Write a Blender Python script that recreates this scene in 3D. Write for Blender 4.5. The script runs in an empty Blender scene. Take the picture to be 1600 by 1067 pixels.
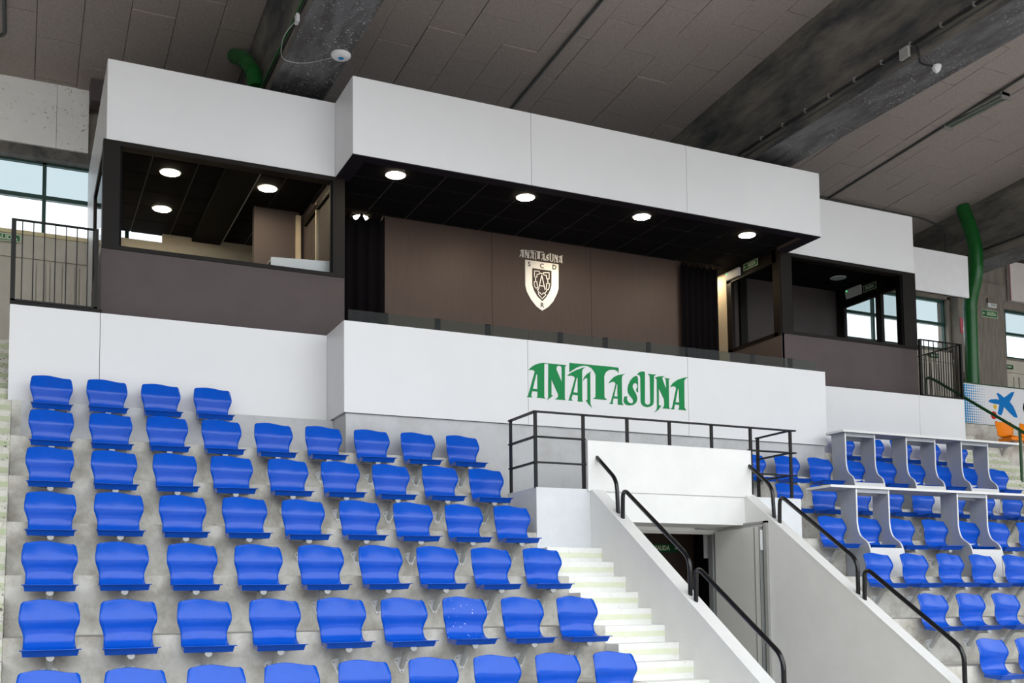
import bpy, bmesh, math, random
from mathutils import Vector, Matrix
random.seed(7)
S = bpy.context.scene
C = S.collection
PI = math.pi

# ------------------------------------------------------------ camera (eye of the photographer is the origin)
YAW, PITCH, ROLL, FPX, CYPX = 0.4412, 0.0719, -0.0114, 1644.37, 826.15
cy_, sy_ = math.cos(YAW), math.sin(YAW)
fw = Vector((sy_ * math.cos(PITCH), cy_ * math.cos(PITCH), math.sin(PITCH)))
rt = Vector((cy_, -sy_, 0))
up = rt.cross(fw)
r2 = rt * math.cos(ROLL) + up * math.sin(ROLL)
u2 = -rt * math.sin(ROLL) + up * math.cos(ROLL)
camd = bpy.data.cameras.new('camera')
cam = bpy.data.objects.new('camera', camd)
C.objects.link(cam)
cam.matrix_world = Matrix(((r2.x, u2.x, -fw.x, 0), (r2.y, u2.y, -fw.y, 0), (r2.z, u2.z, -fw.z, 0), (0, 0, 0, 1)))
camd.sensor_fit = 'HORIZONTAL'
camd.sensor_width = 36
camd.lens = FPX * 36 / 1600
camd.shift_y = (CYPX - 533.5) / 1600
camd.clip_start = 0.05
camd.clip_end = 300
S.camera = cam

# ------------------------------------------------------------ sky (bright overcast) and exposure
W = bpy.data.worlds.new('world')
S.world = W
W.use_nodes = True
bg = W.node_tree.nodes['Background']
bg.inputs[0].default_value = (0.93, 0.97, 1.0, 1)
bg.inputs[1].default_value = 3.0
vs = S.view_settings
vs.view_transform = 'Standard'
vs.look = 'None'
vs.gamma = 1
vs.use_curve_mapping = False
vs.exposure = 0.0

# ------------------------------------------------------------ materials
M = {}
def mat(name, col, rough=0.6, metal=0.0, var=0.0, scale=6.0, bump=0.0, bscale=60.0, spec=0.5, emit=0.0, detail=6.0, stretch=None, col2=None, lo=0.35, hi=0.7, fleck=None):
    m = bpy.data.materials.new(name)
    m.use_nodes = True
    nt = m.node_tree
    b = nt.nodes['Principled BSDF']
    b.inputs['Base Color'].default_value = (*col, 1)
    b.inputs['Roughness'].default_value = rough
    b.inputs['Metallic'].default_value = metal
    b.inputs['Specular IOR Level'].default_value = spec
    if emit:
        b.inputs['Emission Color'].default_value = (*col, 1)
        b.inputs['Emission Strength'].default_value = emit
    if var or col2 or bump:
        tc = nt.nodes.new('ShaderNodeNewGeometry')
        vec = tc.outputs['Position']
        if stretch:
            mp = nt.nodes.new('ShaderNodeMapping')
            mp.inputs['Scale'].default_value = stretch
            nt.links.new(vec, mp.inputs[0])
            vec = mp.outputs[0]
    if var or col2:
        n = nt.nodes.new('ShaderNodeTexNoise')
        n.inputs['Scale'].default_value = scale
        n.inputs['Detail'].default_value = detail
        n.inputs['Roughness'].default_value = 0.65
        nt.links.new(vec, n.inputs['Vector'])
        r = nt.nodes.new('ShaderNodeValToRGB')
        r.color_ramp.elements[0].position = lo
        r.color_ramp.elements[1].position = hi
        c2 = col2 if col2 else tuple(min(1, c * (1 + var)) for c in col)
        c1 = col if col2 else tuple(c * (1 - var) for c in col)
        r.color_ramp.elements[0].color = (*c1, 1)
        r.color_ramp.elements[1].color = (*c2, 1)
        nt.links.new(n.outputs[0], r.inputs[0])
        nt.links.new(r.outputs[0], b.inputs['Base Color'])
        if fleck:
            fc, fs_, fa, fb = fleck
            nf = nt.nodes.new('ShaderNodeTexNoise'); nf.inputs['Scale'].default_value = fs_; nf.inputs['Detail'].default_value = 2
            nt.links.new(tc.outputs['Position'], nf.inputs['Vector'])
            rf = nt.nodes.new('ShaderNodeValToRGB')
            rf.color_ramp.elements[0].position = fa; rf.color_ramp.elements[1].position = fb
            nt.links.new(nf.outputs[0], rf.inputs[0])
            nl = nt.nodes.new('ShaderNodeTexNoise'); nl.inputs['Scale'].default_value = 1.3
            nt.links.new(tc.outputs['Position'], nl.inputs['Vector'])
            rl = nt.nodes.new('ShaderNodeValToRGB')
            rl.color_ramp.elements[0].position = 0.42; rl.color_ramp.elements[1].position = 0.58
            nt.links.new(nl.outputs[0], rl.inputs[0])
            mm = nt.nodes.new('ShaderNodeMath'); mm.operation = 'MULTIPLY'
            nt.links.new(rf.outputs[0], mm.inputs[0]); nt.links.new(rl.outputs[0], mm.inputs[1])
            mx = nt.nodes.new('ShaderNodeMixRGB'); mx.inputs[2].default_value = (*fc, 1)
            nt.links.new(mm.outputs[0], mx.inputs[0]); nt.links.new(r.outputs[0], mx.inputs[1])
            nt.links.new(mx.outputs[0], b.inputs['Base Color'])
    if bump:
        n2 = nt.nodes.new('ShaderNodeTexNoise')
        n2.inputs['Scale'].default_value = bscale
        n2.inputs['Detail'].default_value = 4
        nt.links.new(vec, n2.inputs['Vector'])
        bp = nt.nodes.new('ShaderNodeBump')
        bp.inputs['Strength'].default_value = bump
        bp.inputs['Distance'].default_value = 0.01
        nt.links.new(n2.outputs[0], bp.inputs['Height'])
        nt.links.new(bp.outputs[0], b.inputs['Normal'])
    M[name] = m
    return m
def glass_mat(name, tint, ior=1.5, rough=0.0):
    m = bpy.data.materials.new(name)
    m.use_nodes = True
    nt = m.node_tree
    nt.nodes.remove(nt.nodes['Principled BSDF'])
    t = nt.nodes.new('ShaderNodeBsdfTransparent')
    t.inputs[0].default_value = (*tint, 1)
    g = nt.nodes.new('ShaderNodeBsdfGlossy')
    g.inputs['Roughness'].default_value = rough
    f = nt.nodes.new('ShaderNodeFresnel')
    f.inputs[0].default_value = ior
    x = nt.nodes.new('ShaderNodeMixShader')
    ge = nt.nodes.new('ShaderNodeNewGeometry')
    inv = nt.nodes.new('ShaderNodeMath'); inv.operation = 'SUBTRACT'; inv.inputs[0].default_value = 1.0
    nt.links.new(ge.outputs['Backfacing'], inv.inputs[1])
    mu = nt.nodes.new('ShaderNodeMath'); mu.operation = 'MULTIPLY'
    nt.links.new(f.outputs[0], mu.inputs[0]); nt.links.new(inv.outputs[0], mu.inputs[1])
    nt.links.new(mu.outputs[0], x.inputs[0])
    nt.links.new(t.outputs[0], x.inputs[1])
    nt.links.new(g.outputs[0], x.inputs[2])
    nt.links.new(x.outputs[0], nt.nodes['Material Output'].inputs[0])
    M[name] = m
mat('white_panel', (0.785, 0.787, 0.803), 0.38, var=0.015, scale=1.5)
mat('white_paint', (0.84, 0.84, 0.83), 0.6, var=0.03, scale=2.0, bump=0.25, bscale=35)
mat('step_paint', (0.90, 0.90, 0.87), 0.65, col2=(0.76, 0.73, 0.65), scale=9, lo=0.56, hi=0.82, bump=0.4, bscale=30, fleck=((0.25, 0.22, 0.18), 45, 0.68, 0.72))
mat('step_worn', (0.66, 0.65, 0.58), 0.7, col2=(0.36, 0.31, 0.24), scale=11, lo=0.50, hi=0.80, bump=0.4, bscale=30, fleck=((0.10, 0.08, 0.06), 40, 0.60, 0.66))
mat('stripe_paint', (0.76, 0.80, 0.58), 0.65, col2=(0.83, 0.84, 0.72), scale=10, lo=0.35, hi=0.75)
mat('stripe_worn', (0.47, 0.53, 0.33), 0.7, col2=(0.53, 0.56, 0.42), scale=12, lo=0.35, hi=0.75, fleck=((0.12, 0.10, 0.08), 40, 0.62, 0.68))
mat('terrace', (0.62, 0.605, 0.555), 0.8, col2=(0.33, 0.30, 0.245), scale=3.6, lo=0.42, hi=0.70, bump=0.5, bscale=22)
mat('grey_wall', (0.56, 0.57, 0.585), 0.7, col2=(0.46, 0.455, 0.45), scale=3.0, lo=0.45, hi=0.75, bump=0.2, bscale=25)
mat('render_wall', (0.72, 0.745, 0.77), 0.7, var=0.05, scale=3.0, bump=0.35, bscale=40)
mat('seat_blue', (0.0006, 0.086, 0.58), 0.23, var=0.05, scale=20, spec=0.42)
mat('seat_scuffed', (0.0006, 0.086, 0.58), 0.26, col2=(0.75, 0.80, 0.95), scale=38, lo=0.675, hi=0.72, detail=2, spec=0.42)
mat('seat_orange', (0.90, 0.24, 0.004), 0.35, spec=0.3)
mat('galv', (0.46, 0.47, 0.46), 0.5, metal=0.0, var=0.10, scale=12)
mat('plate', (0.80, 0.81, 0.81), 0.45, var=0.04, scale=12)
mat('bolt', (0.25, 0.20, 0.16), 0.5, metal=0.6)
mat('ceil_panel', (0.395, 0.342, 0.318), 0.95, spec=0.1, var=0.28, scale=70, bump=0.5, bscale=140, detail=3, lo=0.3, hi=0.7)
mat('ceil_slab', (0.08, 0.07, 0.065), 0.95)
mat('beam', (0.20, 0.18, 0.155), 0.85, col2=(0.050, 0.052, 0.056), scale=2.2, lo=0.38, hi=0.64, bump=0.6, bscale=9, stretch=(1, 0.35, 1.2))
mat('soffit_beam', (0.15, 0.15, 0.155), 0.8, col2=(0.075, 0.07, 0.068), scale=2.5, lo=0.40, hi=0.62, stretch=(2.5, 0.6, 1), fleck=((0.42, 0.42, 0.46), 30, 0.63, 0.68))
mat('brown', (0.098, 0.078, 0.080), 0.6, spec=0.25, var=0.06, scale=3)
mat('brown_wood', (0.078, 0.054, 0.046), 0.45, spec=0.22, var=0.06, scale=5, stretch=(8, 1, 0.5))
mat('frame', (0.008, 0.006, 0.005), 0.5, spec=0.2)
mat('black', (0.006, 0.006, 0.007), 0.7, spec=0.1)
mat('black_tile', (0.009, 0.008, 0.009), 0.9, spec=0.08, var=0.2, scale=20)
mat('tile_rail', (0.085, 0.082, 0.085), 0.5, spec=0.2)
mat('lip', (0.016, 0.013, 0.020), 0.6, spec=0.2)
mat('curtain', (0.005, 0.0045, 0.006), 1.0, spec=0.05)
mat('cream', (0.62, 0.53, 0.40), 0.7, var=0.05, scale=3)
mat('beige', (0.58, 0.54, 0.46), 0.7, var=0.06, scale=4)
mat('beige_board', (0.86, 0.85, 0.82), 0.8, var=0.03, scale=3, fleck=((0.35, 0.30, 0.24), 22, 0.66, 0.71))
mat('far_board', (0.85, 0.85, 0.88), 0.7, var=0.03)
mat('pink_board', (0.78, 0.72, 0.69), 0.7, var=0.04)
mat('column', (0.28, 0.245, 0.205), 0.85, col2=(0.17, 0.15, 0.13), scale=5, lo=0.35, hi=0.7, bump=0.4, bscale=20, stretch=(3, 3, 0.4))
mat('steel_black', (0.008, 0.007, 0.007), 0.45, spec=0.25)
mat('rail_black', (0.008, 0.008, 0.009), 0.16)
mat('green_frame', (0.008, 0.055, 0.040), 0.45)
mat('green_duct', (0.006, 0.105, 0.018), 0.30)
mat('green_rail', (0.005, 0.060, 0.012), 0.35)
mat('logo_green', (0.002, 0.235, 0.062), 0.45, spec=0.2)
mat('silver', (0.70, 0.68, 0.66), 0.38, metal=0.75)
mat('dark_letter', (0.04, 0.035, 0.033), 0.5)
mat('sign_green', (0.012, 0.13, 0.045), 0.5)
mat('sign_dark', (0.006, 0.075, 0.025), 0.5)
mat('sign_pale', (0.62, 0.75, 0.52), 0.5)
mat('sign_red', (0.50, 0.10, 0.13), 0.5)
mat('sign_yellow', (0.70, 0.60, 0.35), 0.5)
mat('red', (0.42, 0.02, 0.02), 0.35)
mat('plastic_white', (0.78, 0.78, 0.80), 0.4)
mat('plastic_grey', (0.36, 0.36, 0.34), 0.5)
mat('cable_black', (0.01, 0.01, 0.01), 0.5)
mat('pipe_grey', (0.06, 0.065, 0.062), 0.5)
mat('steel_grey', (0.35, 0.36, 0.36), 0.4, metal=0.5)
mat('desk_grey', (0.40, 0.42, 0.46), 0.5, var=0.03, scale=6)
mat('desk_white', (0.80, 0.80, 0.79), 0.45)
mat('door_grey', (0.70, 0.69, 0.66), 0.5, var=0.02)
mat('ad_white', (0.72, 0.72, 0.75), 0.5)
mat('ad_blue', (0.003, 0.17, 0.52), 0.6, spec=0.15)
mat('ad_cyan', (0.02, 0.26, 0.56), 0.6, spec=0.15)
mat('ad_red', (0.50, 0.02, 0.012), 0.6, spec=0.15)
mat('ad_yellow', (0.75, 0.50, 0.02), 0.5)
mat('court', (0.56, 0.53, 0.49), 0.45)
mat('hall_wall', (0.30, 0.29, 0.27), 0.8)
mat('lamp_warm', (1.0, 0.80, 0.52), 0.5, emit=110)
mat('lamp_off', (0.50, 0.54, 0.58), 0.4)
mat('led_green', (0.05, 0.9, 0.25), 0.5, emit=3)
mat('tube_lamp', (0.20, 0.22, 0.19), 0.25)
mat('monitor_white', (0.95, 0.97, 1.0), 0.4, emit=1.3)
glass_mat('booth_glass', (0.927, 0.938, 0.938), 1.05)
glass_mat('strip_glass', (0.66, 0.74, 0.70), 1.25)
glass_mat('pane_upper', (0.480, 0.522, 0.534), 1.45)
glass_mat('pane_lower', (0.787, 0.800, 0.812), 1.45)

# ------------------------------------------------------------ mesh helpers
ORG = {}
class MB:
    def __init__(s): s.v = []; s.f = []; s.sm = []
    def add(s, vs, fs, smooth=False):
        o = len(s.v)
        s.v += [tuple(v) for v in vs]
        for f in fs:
            s.f.append(tuple(i + o for i in f)); s.sm.append(smooth)
        return s
    def box(s, x0, x1, y0, y1, z0, z1):
        return s.add([(x0,y0,z0),(x1,y0,z0),(x1,y1,z0),(x0,y1,z0),(x0,y0,z1),(x1,y0,z1),(x1,y1,z1),(x0,y1,z1)],
                     [(0,3,2,1),(4,5,6,7),(0,1,5,4),(1,2,6,5),(2,3,7,6),(3,0,4,7)])
    def prism(s, pts, a0, a1, axis='x'):
        n = len(pts)
        mk = {'x': lambda p, a: (a, p[0], p[1]), 'y': lambda p, a: (p[0], a, p[1]), 'z': lambda p, a: (p[0], p[1], a)}[axis]
        vs = [mk(p, a0) for p in pts] + [mk(p, a1) for p in pts]
        fs = [tuple(range(n)), tuple(range(2 * n - 1, n - 1, -1))] + [(i, (i + 1) % n, n + (i + 1) % n, n + i) for i in range(n)]
        return s.add(vs, fs)
    def tube(s, pts, r, n=10, cap=True):
        P = [Vector(p) for p in pts]
        rings = []
        prev = None
        for i, p in enumerate(P):
            if i == 0: t = P[1] - P[0]
            elif i == len(P) - 1: t = P[-1] - P[-2]
            else: t = (P[i+1] - P[i]).normalized() + (P[i] - P[i-1]).normalized()
            t.normalize()
            if prev is None:
                a = Vector((0, 0, 1)) if abs(t.z) < 0.9 else Vector((1, 0, 0))
                u = t.cross(a).normalized()
            else:
                u = (prev - t * prev.dot(t)).normalized()
            prev = u
            w = t.cross(u)
            rr = r[i] if isinstance(r, (list, tuple)) else r
            rings.append([p + (u * math.cos(2*PI*k/n) + w * math.sin(2*PI*k/n)) * rr for k in range(n)])
        vs = [v for ring in rings for v in ring]
        fs = [(i*n+k, i*n+(k+1) % n, (i+1)*n+(k+1) % n, (i+1)*n+k) for i in range(len(P)-1) for k in range(n)]
        s.add(vs, fs, True)
        if cap:
            s.add(rings[0], [tuple(range(n))]); s.add(rings[-1], [tuple(range(n-1, -1, -1))])
        return s
    def disc(s, c, r, z0, z1, n=24):
        return s.prism([(c[0] + r*math.cos(2*PI*k/n), c[1] + r*math.sin(2*PI*k/n)) for k in range(n)], z0, z1, 'z')
    def mesh(s, name, o=(0,0,0)):
        me = bpy.data.meshes.new(name)
        me.from_pydata([(v[0]-o[0], v[1]-o[1], v[2]-o[2]) for v in s.v], [], s.f)
        me.polygons.foreach_set('use_smooth', s.sm)
        bm = bmesh.new(); bm.from_mesh(me)
        bmesh.ops.recalc_face_normals(bm, faces=bm.faces)
        bm.to_mesh(me); bm.free()
        me.update()
        return me
    def build(s, name, material, parent=None, bevel=0, loc=None):
        if parent is not None: o = ORG[parent.name]
        else: o = loc or (0, 0, 0)
        me = s.mesh(name, o)
        me.materials.append(M[material])
        ob = bpy.data.objects.new(name, me)
        C.objects.link(ob)
        if parent is not None: ob.parent = parent
        else: ob.location = o
        ORG[ob.name] = o
        if bevel:
            md = ob.modifiers.new('bevel', 'BEVEL'); md.width = bevel; md.segments = 2; md.limit_method = 'ANGLE'
        return ob
def box(name, x0, x1, y0, y1, z0, z1, material, parent=None, bevel=0):
    base = None if parent is not None else ((x0+x1)/2, (y0+y1)/2, z0)
    return MB().box(x0, x1, y0, y1, z0, z1).build(name, material, parent, bevel, base)
def tag(o, label, cat=None, group=None, kind=None):
    o['label'] = label
    if cat: o['category'] = cat
    if group: o['group'] = group
    if kind: o['kind'] = kind
    return o
def thing(name, label, cat, loc=(0,0,0), group=None, kind=None):
    o = bpy.data.objects.new(name, None)
    C.objects.link(o)
    o.location = loc
    o.empty_display_size = 0.1
    ORG[o.name] = tuple(loc)
    return tag(o, label, cat, group, kind)
def struct(o, label):
    o['kind'] = 'structure'; o['label'] = label
    return o
def sgroup(name, label, loc=(0,0,0)):
    o = bpy.data.objects.new(name, None); C.objects.link(o); o.location = loc; o.empty_display_size = 0.1
    ORG[o.name] = tuple(loc)
    return struct(o, label)
def copy_tree(o, parent=None):
    c = o.copy(); C.objects.link(c); c.parent = parent
    if parent is None: pass
    for ch in list(o.children): copy_tree(ch, c)
    return c
def loops_mesh(name, loops, depth, material, parent, plane_y, flip=False):
    """flat lettering: closed outlines (x,z) with holes, extruded towards the viewer"""
    cu = bpy.data.curves.new(name, 'CURVE'); cu.dimensions = '2D'; cu.fill_mode = 'BOTH'; cu.extrude = depth / 2
    for l in loops:
        sp = cu.splines.new('POLY'); sp.points.add(len(l) - 1); sp.use_cyclic_u = True
        for p, q in zip(sp.points, l): p.co = (q[0], q[1], 0, 1)
    t = bpy.data.objects.new('tmp', cu)
    me = bpy.data.meshes.new_from_object(t)
    bpy.data.objects.remove(t); bpy.data.curves.remove(cu)
    o = ORG[parent.name]
    for v in me.vertices: v.co = Vector((v.co.x - o[0], plane_y - depth / 2 - v.co.z - o[1], v.co.y - o[2]))
    me.name = name; me.materials.clear(); me.materials.append(M[material])
    ob = bpy.data.objects.new(name, me); C.objects.link(ob); ob.parent = parent
    ORG[ob.name] = o
    return ob
def text_mesh(name, body, size, material, parent, fn, width=None, depth=0.002, bold=0.0):
    """text laid on a surface; fn(u, v, d) gives the world point, u to the right, v up, d off the surface"""
    cu = bpy.data.curves.new(name, 'FONT'); cu.body = body; cu.size = size; cu.align_x = 'CENTER'; cu.align_y = 'CENTER'; cu.extrude = depth; cu.offset = bold
    cu.resolution_u = 3
    t = bpy.data.objects.new('tmp', cu)
    me = bpy.data.meshes.new_from_object(t)
    bpy.data.objects.remove(t); bpy.data.curves.remove(cu)
    xs = [v.co.x for v in me.vertices]
    k = width / (max(xs) - min(xs)) if width else 1
    o = ORG[parent.name]
    for v in me.vertices: v.co = Vector(fn(v.co.x * k, v.co.y, v.co.z + depth)) - Vector(o)
    me.name = name; me.materials.clear(); me.materials.append(M[material])
    ob = bpy.data.objects.new(name, me); C.objects.link(ob); ob.parent = parent
    ORG[ob.name] = o
    return ob
ORD = ['first','second','third','fourth','fifth','sixth','seventh','eighth','ninth','tenth','eleventh','twelfth']
LETTERS = [[[(32,426),(72,468),(127,505),(191,530),(246,541),(294,542),(598,541),(572,519),(563,92),(576,72),(410,72),(446,87),(464,114),(467,136),(448,177),(368,336),(365,128),(379,118),(399,123),(294,48),(318,81),(327,526),(318,535),(270,532),(266,528),(259,88),(279,71),(149,75),(162,95),(164,155),(83,155),(68,91),(86,73),(0,73),(24,88),(126,416),(111,432),(79,435)],[(163,383),(162,185),(95,187),(145,375),(156,384)],[(449,508),(477,525),(513,521),(525,504),(523,305),(444,472)]],[[(641,577),(1277,579),(1395,577),(1395,502),(1378,528),(1349,542),(1302,543),(1251,534),(1209,510),(1183,478),(1169,438),(1167,152),(1208,120),(985,122),(1025,141),(1032,164),(1038,450),(1016,492),(975,536),(926,556),(868,559),(810,547),(744,519),(687,482),(639,452)]],[[(600,400),(662,446),(736,486),(818,518),(880,542),(843,510),(830,483),(825,90),(838,69),(753,70),(761,85),(761,151),(681,153),(662,96),(679,72),(613,71),(627,86),(722,379),(706,400),(669,408)],[(762,384),(761,185),(694,185),(744,378),(754,386)]],[[(840,351),(861,402),(899,445),(970,494),(953,468),(949,48),(973,0),(924,39),(880,94),(905,96),(910,391),(898,395),(873,385)]],[[(1235,349),(1266,392),(1317,441),(1386,476),(1497,500),(1458,475),(1444,444),(1441,96),(1462,68),(1368,72),(1377,87),(1377,152),(1307,150),(1293,96),(1301,71),(1238,71),(1266,94),(1345,351),(1333,373),(1299,378)],[(1374,346),(1372,176),(1318,179),(1359,341),(1368,349)]],[[(1481,190),(1528,191),(1517,168),(1523,142),(1544,114),(1582,101),(1612,112),(1621,138),(1609,164),(1567,205),(1538,247),(1533,295),(1545,352),(1576,414),(1625,466),(1668,489),(1694,479),(1702,447),(1698,263),(1685,262),(1668,295),(1691,334),(1690,363),(1679,381),(1657,389),(1631,377),(1615,354),(1613,327),(1629,292),(1663,242),(1683,191),(1682,154),(1660,111),(1616,82),(1556,72),(1505,78),(1475,102),(1468,138)]],[[(1686,511),(1730,546),(1774,559),(1804,558),(1815,542),(1805,133),(1815,111),(1850,101),(1885,116),(1894,140),(1894,496),(1886,514),(1860,531),(1996,531),(1960,505),(1947,143),(1933,105),(1893,80),(1845,69),(1793,74),(1754,100),(1738,136),(1741,472),(1729,501)]],[[(1973,488),(2035,510),(2142,524),(2110,510),(2095,490),(2105,461),(2159,333),(2158,473),(2137,497),(2225,493),(2201,480),(2197,93),(2212,70),(2077,70),(2108,87),(2121,118),(2120,194),(2036,349),(2030,112),(2038,103),(2074,111),(2023,44),(1952,1),(1993,45),(2002,72),(2006,468),(1990,482)]],[[(2220,374),(2269,436),(2346,488),(2437,522),(2533,544),(2482,514),(2459,482),(2454,104),(2483,66),(2344,70),(2364,90),(2368,137),(2296,138),(2282,92),(2285,66),(2223,71),(2250,90),(2323,368),(2308,390),(2272,393)],[(2365,364),(2369,170),(2306,171),(2347,347),(2359,363)]]]
SHIELD= [[(7108, 5377), (7698, 5378), (7692, 4985), (7661, 4894), (7592, 4765), (7504, 4668), (7397, 4597), (7295, 4653), (7202, 4754), (7129, 4874), (7104, 4966)], [(7228, 5257), (7571, 5257), (7567, 5022), (7537, 4932), (7478, 4829), (7399, 4747), (7316, 4811), (7256, 4898), (7225, 4989)]]
STROKES= [[(7270, 5219), (7356, 5223), (7358, 5178), (7314, 5168), (7312, 5125), (7269, 5120), (7270, 5219)], [(7355, 5191), (7431, 5194)], [(7432, 5213), (7530, 5222), (7526, 5121), (7483, 5120), (7482, 5172), (7431, 5174), (7432, 5213)], [(7288, 5122), (7287, 5050)], [(7263, 5047), (7310, 5053), (7323, 4958), (7285, 4945), (7262, 4994), (7263, 5047)], [(7504, 5118), (7503, 5049)], [(7486, 5047), (7534, 5048), (7529, 5000), (7509, 4946), (7470, 4950), (7486, 5047)], [(7309, 4948), (7341, 4874)], [(7485, 4934), (7450, 4878)], [(7327, 4863), (7360, 4883), (7393, 4850), (7431, 4891), (7467, 4858), (7397, 4785), (7327, 4863)], [(7337, 4929), (7398, 5170), (7451, 4939)], [(7366, 4993), (7428, 4992)]]
ADSTAR = [(17118, 3867), (17195, 3899), (17335, 3916), (17424, 3908), (17388, 3970), (17358, 4032), (17393, 4042), (17480, 4006), (17558, 3961), (17663, 4019), (17768, 4082), (17861, 4102), (17814, 4016), (17715, 3886), (17811, 3800), (17884, 3675), (17919, 3583), (17827, 3585), (17700, 3662), (17546, 3774), (17510, 3678), (17459, 3600), (17405, 3607), (17363, 3632), (17392, 3713), (17418, 3812), (17269, 3818), (17151, 3838)]
ADYEL = (17.299, 3.759, 0.04800000000000182)
ADRED = (17.255, 3.587, 0.07900000000000063)
ADC = 18.102
#left [16.459 14.4    4.16 ] [16.482 14.4    3.412] [18.14  14.4    4.179]

# ------------------------------------------------------------ dimensions of the stand
PITCH_Y, RISE = 0.7371, 0.5055
def lipY(r): return 10.0913 - PITCH_Y * (r - 4)
def lipZ(r): return 0.7077 - RISE * (r - 4)
def riserY(r): return lipY(r) + 0.38
def top(r): return lipZ(r) + 0.09
def ceilZ(y): return 7.99 - 0.0843 * (y - 17.1)
FLOOR = -3.6

# ------------------------------------------------------------ hall shell
struct(box('floor', -14, 34, -34, 18, FLOOR - 0.2, FLOOR, 'court'), 'wooden court floor of the hall')
struct(box('wall_left', -14.2, -14, -34, 18, FLOOR, 9.2, 'hall_wall'), 'unseen plain end wall added to limit light from the left')  # out of view, added to hold back sky light from the left
struct(box('wall_right', 34, 34.2, -34, 18, FLOOR, 9.2, 'hall_wall'), 'unseen plain far end wall added to limit light from the right')  # out of view, added to hold back sky light from the right
struct(box('wall_front', -14, 34, -34.2, -34, FLOOR, 2.0, 'hall_wall'), 'unseen low wall added across the court to block horizon light')  # out of view, added to cut low sky light from the front
ceiling = sgroup('ceiling', 'sloping ceiling of grey wood wool panels', (0, 17.2, 7.9))
MB().prism([(2.5, ceilZ(2.5) + 0.035), (17.4, ceilZ(17.4) + 0.035), (17.4, ceilZ(17.4) + 0.3), (2.5, ceilZ(2.5) + 0.3)], -14, 34, 'x').build('roof_slab', 'ceil_slab', ceiling)
tile_me = None
ang = -math.atan(0.0843)
TW, TL = 0.585, 1.09
for bay in range(-1, 3):
    right = 2.95 + 7.42 * bay + (0 if bay < 1 else 0)
    left = right - 6.62
    lines = [right]
    x = right - 0.50
    while x > left + 0.05:
        lines.append(x); x -= TW
    lines.append(left)
    for i in range(len(lines) - 1):
        x1, x0 = lines[i], lines[i+1]
        if x1 < -0.9 or x0 > 23.5: continue
        off = 0.0 if (i % 2) else TL / 2
        y = 17.43 + TL - off
        while y > 8.2:
            ya, yb = max(y - TL, 8.2), min(y, 17.12)
            yc = (ya + yb) / 2
            vis = yb > 9.0 and ya < 17.1
            if vis and yb - ya > 0.03:
                ob = MB().box(x0 + 0.004, x1 - 0.004, ya + 0.008, yb - 0.008, 0, 0.03)
                ob.v = [(vx, vy, vz + ceilZ(vy) + random.uniform(0, 0)) for vx, vy, vz in ob.v]
                dz = random.uniform(-0.009, 0.006)
                ob.v = [(vx, vy, vz + dz) for vx, vy, vz in ob.v]
                ob.build('ceiling_panel', 'ceil_panel', ceiling)
            y -= TL
mb = MB()
mb.prism([(2.5, ceilZ(2.5)), (8.19, ceilZ(8.19)), (8.19, ceilZ(8.19) + 0.03), (2.5, ceilZ(2.5) + 0.03)], -14, 34, 'x')
mb.build('front_ceiling', 'ceil_panel', ceiling)
for nm, xa, xb in (('x', -14, -0.91), ('x', 23.0, 34)):
    MB().prism([(8.2, ceilZ(8.2)), (17.2, ceilZ(17.2)), (17.2, ceilZ(17.2) + 0.03), (8.2, ceilZ(8.2) + 0.03)], xa, xb, 'x').build('side_ceiling', 'ceil_panel', ceiling)
# roof beams run from the back wall out over the court
BEAMS = [(2.95, 'behind the left booth with a green cable tray'), (10.33, 'in the middle above the booth'), (17.80, 'on the right over the concrete column')]
for bx, where in BEAMS:
    w = 0.74
    sec = [(bx, 6.93), (bx, 7.12), (bx+0.09, 7.20), (bx+0.09, 7.78), (bx, 8.16), (bx, 9.3), (bx+w, 9.3), (bx+w, 8.16), (bx+w-0.09, 7.78), (bx+w-0.09, 7.20), (bx+w, 7.12), (bx+w, 6.93)]
    o = MB().prism(sec, 2.5, 17.3, 'y').build('roof_beam', 'beam', loc=(bx, 17.3, 6.93))
    box('soffit_face', bx + 0.002, bx + w - 0.002, 2.5, 17.2, 6.924, 6.93, 'soffit_beam', o)
    struct(o, 'dark stained concrete roof beam ' + where)

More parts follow.
